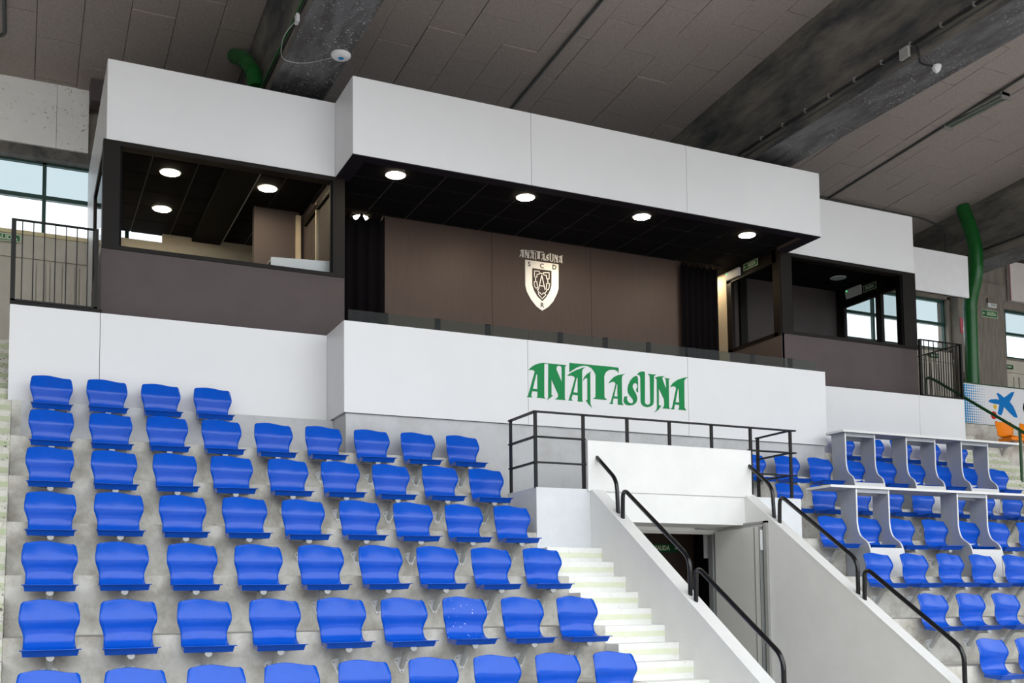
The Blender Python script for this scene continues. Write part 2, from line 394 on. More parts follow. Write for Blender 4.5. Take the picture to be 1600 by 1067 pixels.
# ------------------------------------------------------------ back wall with window bands
YW = 17.1
wb = sgroup('wall_back', 'back wall of the hall with concrete frame and windows', (6, YW, 3.3))
WINS = [(-3.2, 2.9, [-2.1, -0.92, 0.28, 1.48]), (3.6, 10.3, [5.0, 6.4, 7.8, 9.1]), (11.0, 19.15, [12.35, 13.55, 14.75, 15.85, 17.0, 18.15]), (20.74, 25.1, [21.12, 22.3, 23.5])]
mb = MB()
mb.box(-14, 34, YW, YW + 0.3, FLOOR, 5.66)
mb.box(-14, 34, YW, YW + 0.3, 6.85, 8.3)
edges = [-14] + [e for w_ in WINS for e in w_[:2]] + [34]
for a, b_ in zip(edges[0::2], edges[1::2]):
    mb.box(a, b_, YW, YW + 0.3, 5.6, 6.9)
mb.build('masonry', 'column', wb)
for wi, (xa, xb, mu) in enumerate(WINS):
    wlab = ['left', 'behind the middle booth', 'right of the booths', 'beyond the concrete column'][wi]
    wo = sgroup('window_%d' % (wi + 1), 'green framed window band ' + wlab, ((xa+xb)/2, YW + 0.12, 5.66))
    xs = [xa] + mu + [xb]
    y0, y1 = YW + 0.10, YW + 0.17
    zt0, zt1 = 6.25, 6.315
    box('window_frame', xa, xb, y0, y1, 5.66, 5.73, 'green_frame', wo)
    box('window_frame', xa, xb, y0, y1, 6.80, 6.87, 'green_frame', wo)
    box('transom', xa, xb, y0 - 0.01, y1, zt0, zt1, 'green_frame', wo)
    for x in xs: box('mullion', x - 0.028, x + 0.028, y0, y1, 5.7, 6.84, 'green_frame', wo)
    for a, b_ in zip(xs[:-1], xs[1:]):
        box('pane', a + 0.028, b_ - 0.028, YW + 0.13, YW + 0.137, 5.73, zt0, 'pane_lower', wo)
        box('pane', a + 0.028, b_ - 0.028, YW + 0.13, YW + 0.137, zt1, 6.80, 'pane_upper', wo)
# boards above the windows, cornice, panelling below
for k, (a, b_) in enumerate([(-2.9, -1.95), (-1.945, -0.76), (-0.755, 0.425), (0.43, 0.88)]):
    box('wall_board', a, b_, YW - 0.12, YW - 0.02, 7.0, ceilZ(17) - 0.0, 'beige_board', wb)
box('wall_board', 21.1, 23.2, YW - 0.12, YW - 0.02, 7.02, 7.96, 'pink_board', wb)
box('wall_board_edge', 21.088, 21.1, YW - 0.125, YW - 0.112, 7.01, 7.97, 'sign_red', wb)
box('lintel', -3.2, 2.9, YW - 0.08, YW + 0.1, 6.83, 7.0, 'beam', wb)
box('window_sill', -3.2, 2.9, YW - 0.06, YW + 0.1, 5.62, 5.68, 'sign_yellow', wb)
box('rear_lining', -3.2, 2.9, YW - 0.03, YW, 3.3, 5.62, 'beige', wb)
box('rear_lining', 17.0, 19.2, YW - 0.03, YW, 3.3, 5.60, 'beige', wb)
box('rear_lining', 20.7, 26, YW - 0.03, YW, 3.3, 5.60, 'beige', wb)
box('ledge', -3.2, 2.9, YW - 0.07, YW - 0.03, 5.26, 5.34, 'beige', wb)
box('ledge', 17.0, 19.2, YW - 0.07, YW - 0.03, 5.36, 5.44, 'beige', wb)
box('ledge', 20.7, 26, YW - 0.07, YW - 0.03, 5.30, 5.38, 'beige', wb)
def boards(xa, xb, z1):
    x = xa; k = 0
    while x < xb - 0.02:
        wd = (0.17, 0.05, 0.13, 0.06)[k % 4]
        d = (0.035, 0.05, 0.03, 0.055)[k % 4]
        box('panel_board', x + 0.006, min(x + wd, xb) - 0.006, YW - 0.03 - d, YW - 0.03, 3.35, z1, 'beige', wb)
        x += wd; k += 1
boards(-0.03, 0.95, 5.2)
boards(18.1, 19.15, 5.3)
boards(20.95, 23.0, 5.2)
box('door_trim', 20.82, 20.93, YW - 0.1, YW - 0.03, 3.35, 5.26, 'beige', wb)
box('bracket', 0.88, 1.25, YW - 0.5, YW - 0.12, 7.68, 8.02, 'brown', wb)
# concrete columns under the beams
for cx, lab in ((19.22, 'right of the booths carrying exit signs'),):
    struct(box('column', cx, cx + 1.48, 16.86, YW + 0.05, 3.3, 7.0, 'column'), 'square concrete column ' + lab)
    struct(box('beam_seat', cx - 1.4, cx + 1.6, 16.9, YW + 0.02, 6.93, 7.3, 'column'), 'concrete corbel on top of the column')

# ------------------------------------------------------------ terraces
def terrace(label, rows, spans):
    g = sgroup('seating_terrace', label, (spans[rows[0]][0], riserY(rows[-1]), FLOOR))
    for r in rows:
        x0, x1 = spans[r]
        yb = riserY(r - 1) + 0.05 if r > rows[0] else riserY(r) + 0.9
        o = box('terrace_step', x0, x1, riserY(r), yb, top(r) - RISE - 0.15, top(r), 'terrace', g, 0.008)
    x0, x1 = spans[rows[-1]]
    box('terrace_base', x0, x1, riserY(rows[-1]) + 0.02, 12.9, FLOOR, top(rows[-1]) - RISE, 'terrace', g)
    return g
SP = {r: (-0.08, 5.25) for r in range(1, 12)}; SP[1] = (-0.08, 3.56)
terrace('bare concrete seating steps left of the stairway', list(range(1, 12)), SP)
SP = {r: (9.0, 14.72) for r in range(1, 12)}; SP[1] = (10.93, 14.72)
terrace('bare concrete seating steps right of the stairway', list(range(1, 12)), SP)
SP = {r: (15.85, 22.0) for r in range(-1, 12)}
terrace('bare concrete seating steps of the far right block', list(range(-1, 12)), SP)
# grey painted risers under the booth
struct(box('trim_1', 0.02, 3.54, riserY(1) - 0.006, riserY(1) + 0.02, top(2), top(1) - 0.004, 'grey_wall'), 'grey painted riser under the left white base panels')

# ------------------------------------------------------------ stair flights: three steps to every row
SR, SG = RISE / 3, PITCH_Y / 3
def flight(label, x0, x1, k0, k1, m_step, m_stripe):
    g = sgroup('stair_flight', label, ((x0+x1)/2, riserY(5) + SG*k0, FLOOR))
    for k in range(k0, k1 + 1):
        y, z = riserY(5) + SG * k, top(5) + SR * k - 0.006
        st = box('stair_step', x0, x1, y, y + SG + 0.10, z - SR - 0.12, z, m_step, g, 0.006)
        box('painted_stripe', x0 + 0.01, x1 - 0.004, y - 0.003, y + 0.004, z - 0.112, z - 0.058, m_stripe, st)
    return g
flight('worn white stairs with green stripes along the left edge', -1.7, -0.08, -11, 18, 'step_worn', 'stripe_worn')
flight('white painted stairs with pale green stripes beside the exit passage', 5.25, 5.945, -13, 2, 'step_paint', 'stripe_paint')
flight('white stairs right of the exit passage', 8.26, 9.0, -13, 2, 'step_paint', 'stripe_paint')
flight('worn white stairs with green stripes right of the press desks', 14.72, 15.85, -11, 18, 'step_worn', 'stripe_worn')
struct(box('landing', -3, 0.86, riserY(5) + SG*18 + 0.2, 17.1, 3.0, top(5) + SR*18, 'terrace'), 'concrete landing at the top of the left stairs')
struct(box('landing', 14.1, 24, riserY(5) + SG*18 + 0.2, 17.1, 3.0, top(5) + SR*18, 'terrace'), 'concrete landing at the top of the right stairs')

# ------------------------------------------------------------ exit passage cut into the stand
def slopeZ(y): return 0.6876 * y - 5.872
for nm, xa, xb, lab in (('wall_passage_left', 5.945, 6.10, 'sloping white wall left of the exit passage'), ('wall_passage_right', 8.12, 8.265, 'sloping white wall right of the exit passage')):
    g = sgroup(nm, lab, ((xa+xb)/2, 10.47, FLOOR))
    MB().prism([(11.02, slopeZ(10.47)), (10.47, slopeZ(10.47) - 0.02), (6.3, slopeZ(6.3) - 0.02), (6.3, FLOOR), (11.02, FLOOR)], xa, xb, 'x').build('wall_body', 'white_paint', g)
    MB().prism([(10.47, slopeZ(10.47)), (6.28, slopeZ(6.28)), (6.28, slopeZ(6.28) - 0.022), (10.47, slopeZ(10.47) - 0.022)], xa - 0.004, xb + 0.004, 'x').build('wall_cap', 'white_paint', g)
lw = sgroup('wall_lintel', 'white wall above the exit door', (7.05, 10.47, 0.94))
box('upper_band', 5.90, 8.22, 10.44, 10.60, 1.285, 1.872, 'white_paint', lw, 0.006)
box('lower_band', 6.10, 8.12, 10.462, 10.60, 0.942, 1.285, 'white_paint', lw)
box('soffit', 6.10, 8.12, 10.60, 11.10, 0.942, 1.25, 'white_paint', lw)
pl = sgroup('platform', 'concrete platform above the exit passage', (7.1, 11.3, 1.0))
box('deck', 5.26, 9.0, 10.605, 12.2, 1.15, 1.303, 'grey_wall', pl)
box('front_block', 5.251, 5.945, 10.47, 11.25, -0.6, 1.310, 'render_wall', pl, 0.004)
box('front_block', 8.265, 9.012, 10.47, 11.25, -0.6, 1.300, 'render_wall', pl, 0.004)
cr = sgroup('wall_corridor', 'dark corridor behind the exit door', (7.1, 12.2, -1.3))
box('far_wall', 5.9, 8.6, 12.1, 12.2, -1.3, 1.1, 'brown_wood', cr)
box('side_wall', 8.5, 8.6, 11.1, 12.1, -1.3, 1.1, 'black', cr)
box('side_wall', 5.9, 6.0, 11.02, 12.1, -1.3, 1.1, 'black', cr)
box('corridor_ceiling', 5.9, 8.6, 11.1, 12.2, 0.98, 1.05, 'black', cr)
box('passage_floor', 6.1, 8.12, 6.3, 12.1, -1.4, -1.3, 'terrace', cr)
d1 = sgroup('door_1', 'pale grey exit door standing open against the right passage wall', (8.1, 11.0, -1.3))
box('door_frame', 6.12, 8.12, 11.03, 11.10, 0.865, 0.942, 'door_grey', d1)
box('door_frame', 6.12, 8.12, 11.0, 11.03, 0.895, 0.942, 'white_paint', d1)
box('door_frame', 8.03, 8.10, 11.03, 11.12, -1.3, 0.87, 'steel_grey', d1)
leaf = box('door_leaf', 8.05, 8.095, 10.12, 11.0, -1.28, 0.90, 'door_grey', d1, 0.003)
box('door_edge', 8.047, 8.098, 10.105, 10.12, -1.28, 0.90, 'steel_grey', leaf)
box('door_rebate', 8.046, 8.05, 10.20, 10.215, -1.28, 0.90, 'steel_grey', leaf)
box('latch_plate', 8.055, 8.09, 10.10, 10.106, 0.62, 0.86, 'plastic_white', leaf)
box('niche_jamb', 8.085, 8.13, 10.03, 10.085, -1.3, 0.965, 'plastic_grey', d1)
box('niche_shade_strip', 8.10, 8.125, 10.085, 10.11, -1.3, 0.95, 'black', d1)  # solid black strip painted as the shade of the narrow gap
box('niche_head', 8.085, 8.13, 10.03, 10.47, 0.942, 0.965, 'plastic_grey', d1)
MB().tube([(7.72, 10.96, 0.925), (7.86, 10.90, 0.915), (8.04, 10.82, 0.92)], 0.010, 6).build('closer_arm', 'steel_grey', d1)
tag(box('cable_box', 8.06, 8.15, 11.20, 11.26, 0.57, 0.978, 'plastic_white'), 'white cable box at the top right behind the open exit door', 'box')

# ------------------------------------------------------------ booth facade
G = 0.003
def clad(parent, xs, y0, y1, z0, z1, m='white_panel'):
    for a, b_ in zip(xs[:-1], xs[1:]):
        box('cladding_panel', a + G, b_ - G, y0, y1, z0, z1, m, parent)
par = sgroup('wall_parapet', 'white clad parapet of the middle booth', (7.2, 12.1, 2.3))
clad(par, [3.511, 5.968, 8.466, 10.951], 12.101, 12.13, 2.321, 3.435)
box('cladding_panel', 3.511, 3.54, 12.133, 12.90, 2.321, 3.435, 'white_panel', par)
box('core', 3.545, 10.945, 12.132, 12.40, 2.33, 3.430, 'lip', par)
box('core', 3.6, 10.9, 12.4, 12.85, 2.33, 2.5, 'lip', par)
box('plinth', 3.545, 10.925, 12.14, 12.9, 1.2, 2.318, 'grey_wall', par)
wl = sgroup('wall_base_left', 'white clad base of the left booth', (1.7, 12.85, 2.3))
clad(wl, [-0.12, 0.829, 3.511], 12.855, 12.885, 2.321, 3.425)
box('core', -0.115, 3.51, 12.887, 13.1, 2.325, 3.42, 'lip', wl)
box('coping', -0.12, 0.845, 12.85, 13.1, 3.427, 3.462, 'frame', wl)
wr = sgroup('wall_base_right', 'white clad base of the right booth', (12.8, 12.85, 2.3))
clad(wr, [10.951, 13.649, 14.701], 12.855, 12.885, 2.321, 3.425)
box('core', 10.955, 14.695, 12.887, 13.1, 2.325, 3.42, 'lip', wr)
ff = sgroup('trim_2', 'white clad fascia of the middle booth', (7.5, 12.45, 5.67))
clad(ff, [3.725, 6.232, 8.767, 11.273], 12.447, 12.475, 5.676, 6.686)
box('cladding_panel', 3.725, 3.752, 12.478, 13.30, 5.676, 6.686, 'white_panel', ff)
box('cladding_panel', 11.245, 11.273, 12.478, 13.30, 5.676, 6.686, 'white_panel', ff)
box('core', 3.755, 11.243, 12.478, 14.6, 5.80, 6.67, 'black', ff)
box('edge_lip', 3.728, 11.27, 12.45, 12.62, 5.664, 5.69, 'lip', ff)
box('edge_lip', 3.728, 3.93, 12.62, 13.30, 5.664, 5.69, 'lip', ff)
box('edge_lip', 11.07, 11.27, 12.62, 13.30, 5.664, 5.69, 'lip', ff)
box('inner_edge', 3.925, 11.075, 12.618, 12.64, 5.685, 5.80, 'lip', ff)
box('inner_edge', 11.07, 11.09, 12.64, 13.25, 5.685, 5.80, 'brown', ff)
fl = sgroup('trim_3', 'white clad fascia of the left booth', (2.3, 13.25, 5.67))
box('cladding_panel', 0.893, 3.722, 13.248, 13.276, 5.676, 6.686, 'white_panel', fl)
box('cladding_panel', 0.89, 0.915, 13.28, 15.22, 5.676, 6.686, 'white_panel', fl)
box('cladding_panel', 0.89, 0.915, 15.223, 17.05, 3.3, 6.686, 'white_panel', fl)
box('core', 0.918, 3.95, 13.28, 17.0, 5.90, 6.67, 'black', fl)
fr_ = sgroup('trim_4', 'white clad fascia of the right booth', (12.7, 13.25, 5.67))
box('cladding_panel', 11.276, 14.068, 13.248, 13.276, 5.676, 6.686, 'white_panel', fr_)
box('core', 11.0, 14.06, 13.28, 15.3, 5.90, 6.67, 'black', fr_)

ob_ = sgroup('trim_5', 'small white board right of the right booth fascia', (15.7, 14.6, 5.94))
box('cladding_panel', 14.30, 16.955, 14.60, 14.64, 5.945, 6.785, 'far_board', ob_)
box('rear_frame', 14.05, 16.94, 14.642, 14.72, 5.96, 6.77, 'brown', ob_)

# left booth: window, brown base, interior
def booth_front(name, label, x0, x1, gx0, gx1, side_posts):
    g = sgroup(name, label, ((x0+x1)/2, 13.25, 3.3))
    box('apron_panel', x0, x1, 13.25, 13.32, 2.6, 4.325, 'brown', g)
    box('window_frame', x0, gx0, 13.235, 13.40, 4.325, 5.674, 'frame', g)
    box('window_frame', gx1, x1, 13.235, 13.40, 4.325, 5.674, 'frame', g)
    box('window_frame', gx0, gx1, 13.235, 13.40, 4.325, 4.375, 'frame', g)
    box('window_frame', gx0, gx1, 13.235, 13.40, 5.615, 5.674, 'frame', g)
    box('glazing_bead', gx0, gx0 + 0.025, 13.255, 13.30, 4.375, 5.615, 'black', g)
    box('glazing_bead', gx1 - 0.025, gx1, 13.255, 13.30, 4.375, 5.615, 'black', g)
    box('glass_pane', gx0, gx1, 13.30, 13.308, 4.375, 5.615, 'booth_glass', g)
    return g
b1 = booth_front('window_5', 'large dark framed window of the left booth', 0.855, 3.85, 1.05, 3.69, None)
box('side_apron', 0.86, 0.90, 13.32, 15.22, 2.6, 4.325, 'brown', b1)
box('side_post', 0.865, 0.94, 15.05, 15.22, 4.325, 5.68, 'frame', b1)
box('side_rail', 0.865, 0.94, 13.40, 15.05, 4.325, 4.40, 'frame', b1)
box('side_rail', 0.865, 0.94, 13.40, 15.05, 5.60, 5.676, 'frame', b1)
box('glass_pane', 0.885, 0.892, 13.40, 15.05, 4.40, 5.60, 'booth_glass', b1)
lb = sgroup('wall_booth_left', 'dark interior walls of the left booth', (2.3, 15, 3.0))
box('booth_floor', 0.92, 3.85, 13.33, 17.0, 3.1, 3.2, 'black', lb)
box('rear_wall', 0.92, 3.90, 16.9, 17.0, 3.2, 5.72, 'beige', lb)
box('rear_wall_top', 1.98, 3.90, 16.9, 17.0, 5.72, 5.872, 'cream', lb)
box('cross_wall', 3.07, 3.72, 15.17, 15.27, 3.2, 5.87, 'brown', lb)
box('cross_wall_end', 3.05, 3.07, 15.16, 15.28, 3.2, 5.87, 'brown', lb)
box('door_post', 3.66, 3.73, 15.12, 15.17, 3.2, 5.80, 'cream', lb)
box('partition_wall', 3.78, 3.85, 13.40, 16.9, 3.2, 5.87, 'brown', lb)
box('partition_glass', 3.765, 3.775, 13.55, 14.95, 4.40, 5.60, 'booth_glass', lb)
box('partition_post', 3.74, 3.78, 14.28, 14.32, 4.3, 5.70, 'cream', lb)
box('partition_rail', 3.74, 3.78, 13.45, 15.0, 5.60, 5.68, 'frame', lb)
for i in range(5):
    for j in range(6):
        xa, ya = 0.93 + 0.58 * i, 13.41 + 0.6 * j
        box('ceiling_tile', xa + 0.008, min(xa + 0.572, 3.78), ya + 0.008, ya + 0.592, 5.862, 5.88, 'black_tile', lb)
box('tile_grid', 0.92, 3.85, 13.33, 17.0, 5.872, 5.90, 'tile_rail', lb)
box('dropped_duct', 2.42, 2.86, 13.42, 16.9, 5.80, 5.862, 'black', lb)
box('duct_edge', 2.86, 2.875, 13.42, 16.9, 5.80, 5.862, 'plastic_grey', lb)
b2 = booth_front('window_6', 'large dark framed window of the right booth', 11.12, 14.07, 11.34, 13.77, None)
rb = sgroup('wall_booth_right', 'dark interior walls of the right booth', (12.6, 15, 3.0))
box('booth_floor', 11.2, 14.0, 13.33, 15.2, 3.1, 3.2, 'black', rb)
box('rear_wall', 11.2, 14.06, 15.1, 15.2, 3.2, 5.87, 'brown', rb)
box('rear_pilaster', 11.7, 11.85, 15.04, 15.1, 3.2, 5.87, 'frame', rb)
box('side_post', 13.99, 14.06, 14.90, 15.1, 3.2, 5.87, 'frame', rb)
box('side_post', 13.99, 14.06, 13.97, 14.10, 3.2, 5.50, 'frame', rb)
box('side_post', 13.99, 14.06, 13.40, 13.50, 3.2, 5.50, 'frame', rb)
box('side_header', 13.99, 14.06, 13.40, 14.90, 5.50, 5.87, 'frame', rb)
box('side_sill', 13.99, 14.06, 13.40, 15.1, 3.2, 4.30, 'brown', rb)
box('glass_pane', 14.02, 14.027, 13.50, 13.97, 4.30, 5.50, 'booth_glass', rb)
box('glass_pane', 14.02, 14.027, 14.10, 14.90, 4.30, 5.50, 'booth_glass', rb)
for i in range(5):
    for j in range(3):
        xa, ya = 11.2 + 0.57 * i, 13.41 + 0.6 * j
        box('ceiling_tile', xa + 0.008, min(xa + 0.562, 13.98), ya + 0.008, min(ya + 0.592, 15.1), 5.862, 5.88, 'black_tile', rb)
box('tile_grid', 11.15, 14.05, 13.33, 15.2, 5.872, 5.90, 'tile_rail', rb)

# middle booth interior
cb = sgroup('ceiling_booth', 'black tiled ceiling of the middle booth', (7.5, 13.5, 5.7))
ZC = 5.735
for i in range(12):
    for j in range(4):
        xa, ya = 3.93 + 0.6 * i, 12.64 + 0.6 * j
        box('ceiling_tile', xa + 0.010, min(xa + 0.590, 11.08), ya + 0.010, ya + 0.590, ZC, ZC + 0.012, 'black_tile', cb)
box('tile_grid', 3.93, 11.1, 12.64, 16.0, ZC + 0.006, ZC + 0.06, 'tile_rail', cb)
mbk = sgroup('wall_booth_middle', 'dark wood panelled back wall of the middle booth', (7.4, 14.5, 2.4))
for a, b_ in ((4.78, 6.54), (6.54, 8.29), (8.29, 10.05)):
    box('wood_panel', a + 0.003, b_ - 0.003, 14.47, 14.50, 2.4, ZC, 'brown_wood', mbk)
box('backing', 4.79, 10.04, 14.502, 14.60, 2.4, ZC, 'black', mbk)
box('booth_floor', 3.85, 11.1, 12.4, 15.9, 2.3, 2.4, 'black', mbk)
box('rear_wall', 3.85, 11.2, 15.6, 15.7, 2.4, ZC, 'cream', mbk)
box('side_wall', 3.85, 3.90, 13.40, 15.6, 2.4, ZC, 'frame', mbk)
box('rear_side_wall', 11.10, 11.2, 14.62, 15.6, 2.4, ZC, 'cream', mbk)
pt = sgroup('window_7', 'dark glazed partition at the right end of the middle booth', (11.12, 14, 2.4))
box('apron_panel', 11.11, 11.16, 13.25, 14.65, 2.4, 4.30, 'brown', pt)
box('window_frame', 11.10, 11.17, 13.33, 14.65, 4.30, 4.36, 'frame', pt)
box('window_frame', 11.10, 11.17, 13.33, 14.65, 5.52, ZC, 'frame', pt)
box('window_frame', 11.10, 11.17, 14.52, 14.65, 4.30, 5.6, 'frame', pt)
box('window_frame', 11.10, 11.17, 13.25, 13.42, 4.30, ZC + 0.05, 'frame', pt)
box('glass_pane', 11.13, 11.137, 13.42, 14.52, 4.36, 5.52, 'booth_glass', pt)

# ------------------------------------------------------------ glass upstand on the parapet
for i, (a, b_, lab) in enumerate(((3.62, 6.075, 'left'), (6.085, 8.585, 'middle'), (8.595, 10.955, 'right'))):
    t = thing('glass_balustrade', 'low clear glass strip on the %s third of the white parapet' % lab, 'glass', ((a+b_)/2, 12.3, 3.43), 'low glass strips along the parapet')
    box('glass_pane', a, b_, 12.295, 12.307, 3.43, 3.632, 'strip_glass', t)
    for x in (a + 0.45, a + 1.15, a + 1.85):
        box('clamp', x, x + 0.07, 12.31, 12.34, 3.42, 3.645, 'black', t)

# ------------------------------------------------------------ club lettering and crest
lt = thing('lettering_sign', 'large green ANAITASUNA lettering on the white parapet', 'sign', (7.2, 12.1, 2.61))
for loops in LETTERS:
    loops_mesh('letter', [[((5941 + x) / 1000, (2609 + z) / 1000) for x, z in l] for l in loops], 0.006, 'logo_green', lt, 12.0995)
st = thing('lettering_sign', 'small silver ANAITASUNA lettering above the crest on dark wood', 'sign', (7.4, 14.46, 5.38))
kx, kz = 0.785 / 2.533, 0.155 / 0.579
for loops in LETTERS:
    loops_mesh('letter', [[(7.005 + kx * x / 1000, 5.345 + 0.0 + kz * z / 1000) for x, z in l] for l in loops], 0.008, 'silver', st, 14.468)
for ch in st.children:
    for v in ch.data.vertices: v.co.z += 0.045
cs = thing('club_crest', 'silver shield crest with a letter A on the dark wood wall', 'crest', (7.4, 14.46, 4.6))
sh = loops_mesh('shield', [[(x / 1000, z / 1000) for x, z in l] for l in SHIELD], 0.010, 'silver', cs, 14.468)
def strokes(parent):
    for pts in STROKES:
        mb = MB()
        for (ax, az), (bx, bz) in zip(pts[:-1], pts[1:]):
            a, b_ = Vector((ax, az)) / 1000, Vector((bx, bz)) / 1000
            d = (b_ - a).normalized(); n = Vector((-d.y, d.x)) * 0.006; e = d * 0.004
            q = [a - e - n, b_ + e - n, b_ + e + n, a - e + n]
            mb.prism([(p.x, p.y) for p in q], 14.459, 14.468, 'y')
        mb.build('chain_link', 'silver', parent)
strokes(cs)
for ch, (x, z) in zip('SCDR', [(7177, 5311), (7400, 5309), (7620, 5316), (7395, 4682)]):
    text_mesh('crest_letter', ch, 0.105, 'dark_letter', cs, lambda u, v, d, x=x, z=z: (x / 1000 + u, 14.4575 - d, z / 1000 + v), bold=0.002)

# ------------------------------------------------------------ lamps
def downlight(name, label, x, y, z, lit=True, r=0.124, group=None):
    t = thing(name, label, 'lamp', (x, y, z), group)
    mb = MB()
    n = 28
    for k in range(n):
        a, b_ = 2*PI*k/n, 2*PI*(k+1)/n
        q = lambda rr, t_, zz: (x + rr*math.cos(t_), y + rr*math.sin(t_), zz)
        mb.add([q(r, a, z - 0.010), q(r, b_, z - 0.010), q(r + 0.02, b_, z - 0.004), q(r + 0.02, a, z - 0.004)], [(0,1,2,3)])
        mb.add([q(r + 0.02, a, z - 0.004), q(r + 0.02, b_, z - 0.004), q(r + 0.02, b_, z + 0.01), q(r + 0.02, a, z + 0.01)], [(0,1,2,3)])
    mb.build('rim', 'plastic_white', t)
    MB().disc((x, y), r, z - 0.012, z - 0.002).build('diffuser', 'lamp_warm' if lit else 'lamp_off', t)
    return t
for i, (x, y) in enumerate(((4.477, 12.99), (6.405, 12.99), (8.317, 12.97), (10.26, 12.98))):
    downlight('downlight', 'lit round ceiling lamp, %s from left under the middle fascia' % ORD[i], x, y, ZC, group='round lamps in the middle booth ceiling')
for (x, y, lab) in ((1.776, 14.41, 'front left'), (3.087, 14.43, 'front right'), (1.837, 15.81, 'rear left')):
    downlight('downlight', 'lit round ceiling lamp at the %s of the left booth' % lab, x, y, 5.862, group='round lamps in the left booth ceiling')
downlight('downlight', 'unlit round ceiling lamp in the right booth', 13.43, 14.42, 5.862, lit=False)
downlight('downlight', 'round lamp shining behind the left black curtain', 4.50, 14.66, ZC, r=0.11)
downlight('downlight', 'round lamp shining behind the right black curtain', 10.85, 14.90, ZC, r=0.09)

# ------------------------------------------------------------ curtains
def curtain(label, xa, xb, y, z0, z1, n, gaps):
    mb = MB()
    N = n * 8
    rows = 10
    vs = []
    for j in range(rows + 1):
        f = j / rows
        for i in range(N + 1):
            t_ = i / N
            ph = 2 * PI * n * t_
            zz = z0 + (z1 - z0) * f
            if f > 0.9: zz -= gaps * (0.5 - 0.5 * math.cos(ph))
            vs.append((xa + (xb - xa) * t_, y + 0.045 * math.sin(ph + 0.4 * math.sin(3 * f)) * (0.6 + 0.4 * (1 - f)), zz))
    fs = [(j*(N+1)+i, j*(N+1)+i+1, (j+1)*(N+1)+i+1, (j+1)*(N+1)+i) for j in range(rows) for i in range(N)]
    mb.add(vs, fs, True)
    o = mb.build('curtain', 'curtain', loc=((xa+xb)/2, y, z0))
    md = o.modifiers.new('thick', 'SOLIDIFY'); md.thickness = 0.006
    return tag(o, label, 'curtain', 'black curtains in the middle booth')
curtain('black floor length curtain at the left end of the middle booth', 3.92, 4.775, 14.36, 2.42, 5.68, 5, 0.11)
curtain('black floor length curtain at the right end of the middle booth', 9.97, 10.71, 14.38, 2.42, 5.69, 6, 0.06)
for xa, xb, lab in ((3.9, 4.78, 'left'), (9.95, 10.80, 'right')):
    o = MB().tube([(xa, 14.37, 5.726), (xb, 14.37, 5.726)], 0.008, 6).build('curtain_rail', 'black', loc=((xa+xb)/2, 14.37, 5.72))
    tag(o, 'thin black rail carrying the %s curtain' % lab, 'rail')

# white board added to stand for a bright band in the left window
ct = thing('window_counter', 'white board added as a bright band behind the left booth window', 'counter', (3.3, 13.6, 3.2))
MB().prism([(2.90, 3.3), (3.735, 3.3), (3.735, 4.60), (2.93, 4.555)], 13.46, 13.48, 'y').build('front_panel', 'plastic_white', ct)
box('board_top', 2.92, 3.735, 13.48, 13.95, 4.50, 4.53, 'plastic_grey', ct)
for x in (2.96, 3.66): box('leg', x, x + 0.04, 13.88, 13.92, 3.2, 4.50, 'frame', ct)

# ------------------------------------------------------------ signs
def exit_sign(label, fn, w, h, body, mbg, size, tw, arrow=None, border=True):
    """fn(u,v,d) maps sign plane to world"""
    o = fn(0, 0, 0)
    t = thing('exit_sign', label, 'sign', o)
    def slab(u0, u1, v0, v1, d0, d1, nm, m):
        vs = [fn(u, v, d) for d in (d0, d1) for u, v in ((u0, v0), (u1, v0), (u1, v1), (u0, v1))]
        MB().add(vs, [(0,3,2,1),(4,5,6,7),(0,1,5,4),(1,2,6,5),(2,3,7,6),(3,0,4,7)]).build(nm, m, t)
    if border:
        slab(-w/2, w/2, -h/2, h/2, 0, 0.004, 'sign_border', 'sign_pale')
    e = 0.012 if border else 0
    slab(-w/2 + e, w/2 - e, -h/2 + e, h/2 - e, 0.0 if not border else 0.0045, 0.006, 'sign_plate', mbg)
    sx = {'left': w*0.10, 'right': -w*0.10, None: 0}[arrow]
    text_mesh('sign_text', body, size, 'sign_pale', t, lambda u, v, d: fn(u + sx, v, 0.0065 + d), width=tw, depth=0.001, bold=0.003)
    if arrow:
        s_ = -1 if arrow == 'left' else 1
        c = s_ * w * 0.37; a = h * 0.22
        slab(c - a*0.9, c + a*0.9, -a*0.18, a*0.18, 0.0065, 0.0085, 'sign_arrow', 'sign_pale')
        tip = c + s_ * a * 1.3
        vs = [fn(tip, 0, 0.0065), fn(c, a*0.9, 0.0065), fn(c, -a*0.9, 0.0065), fn(tip, 0, 0.0085), fn(c, a*0.9, 0.0085), fn(c, -a*0.9, 0.0085)]
        MB().add(vs, [(0,1,2),(5,4,3),(0,3,4,1),(1,4,5,2),(2,5,3,0)]).build('sign_arrow', 'sign_pale', t)
    return t
onY = lambda cx, y, cz: (lambda u, v, d: (cx + u, y - d, cz + v))
onXm = lambda x, cy, cz: (lambda u, v, d: (x - d, cy - u, cz + v))
exit_sign('dim green SALIDA sign with arrow inside the open exit door', onY(8.02, 12.095, 0.745), 0.46, 0.12, 'SALIDA', 'sign_dark', 0.09, 0.24, 'right', border=False)
exit_sign('green SALIDA sign on the partition of the middle booth', onXm(11.095, 13.965, 5.665), 0.38, 0.115, 'SALIDA', 'sign_green', 0.085, 0.20, 'left')
exit_sign('green SALIDA sign seen inside the right booth', onXm(13.985, 14.22, 5.70), 0.32, 0.125, 'SALIDA', 'sign_dark', 0.085, 0.22)
exit_sign('green SALIDA sign on the concrete column beside the duct', onY(20.20, 16.85, 6.56), 0.50, 0.17, 'SALIDA', 'sign_green', 0.12, 0.30, 'left')
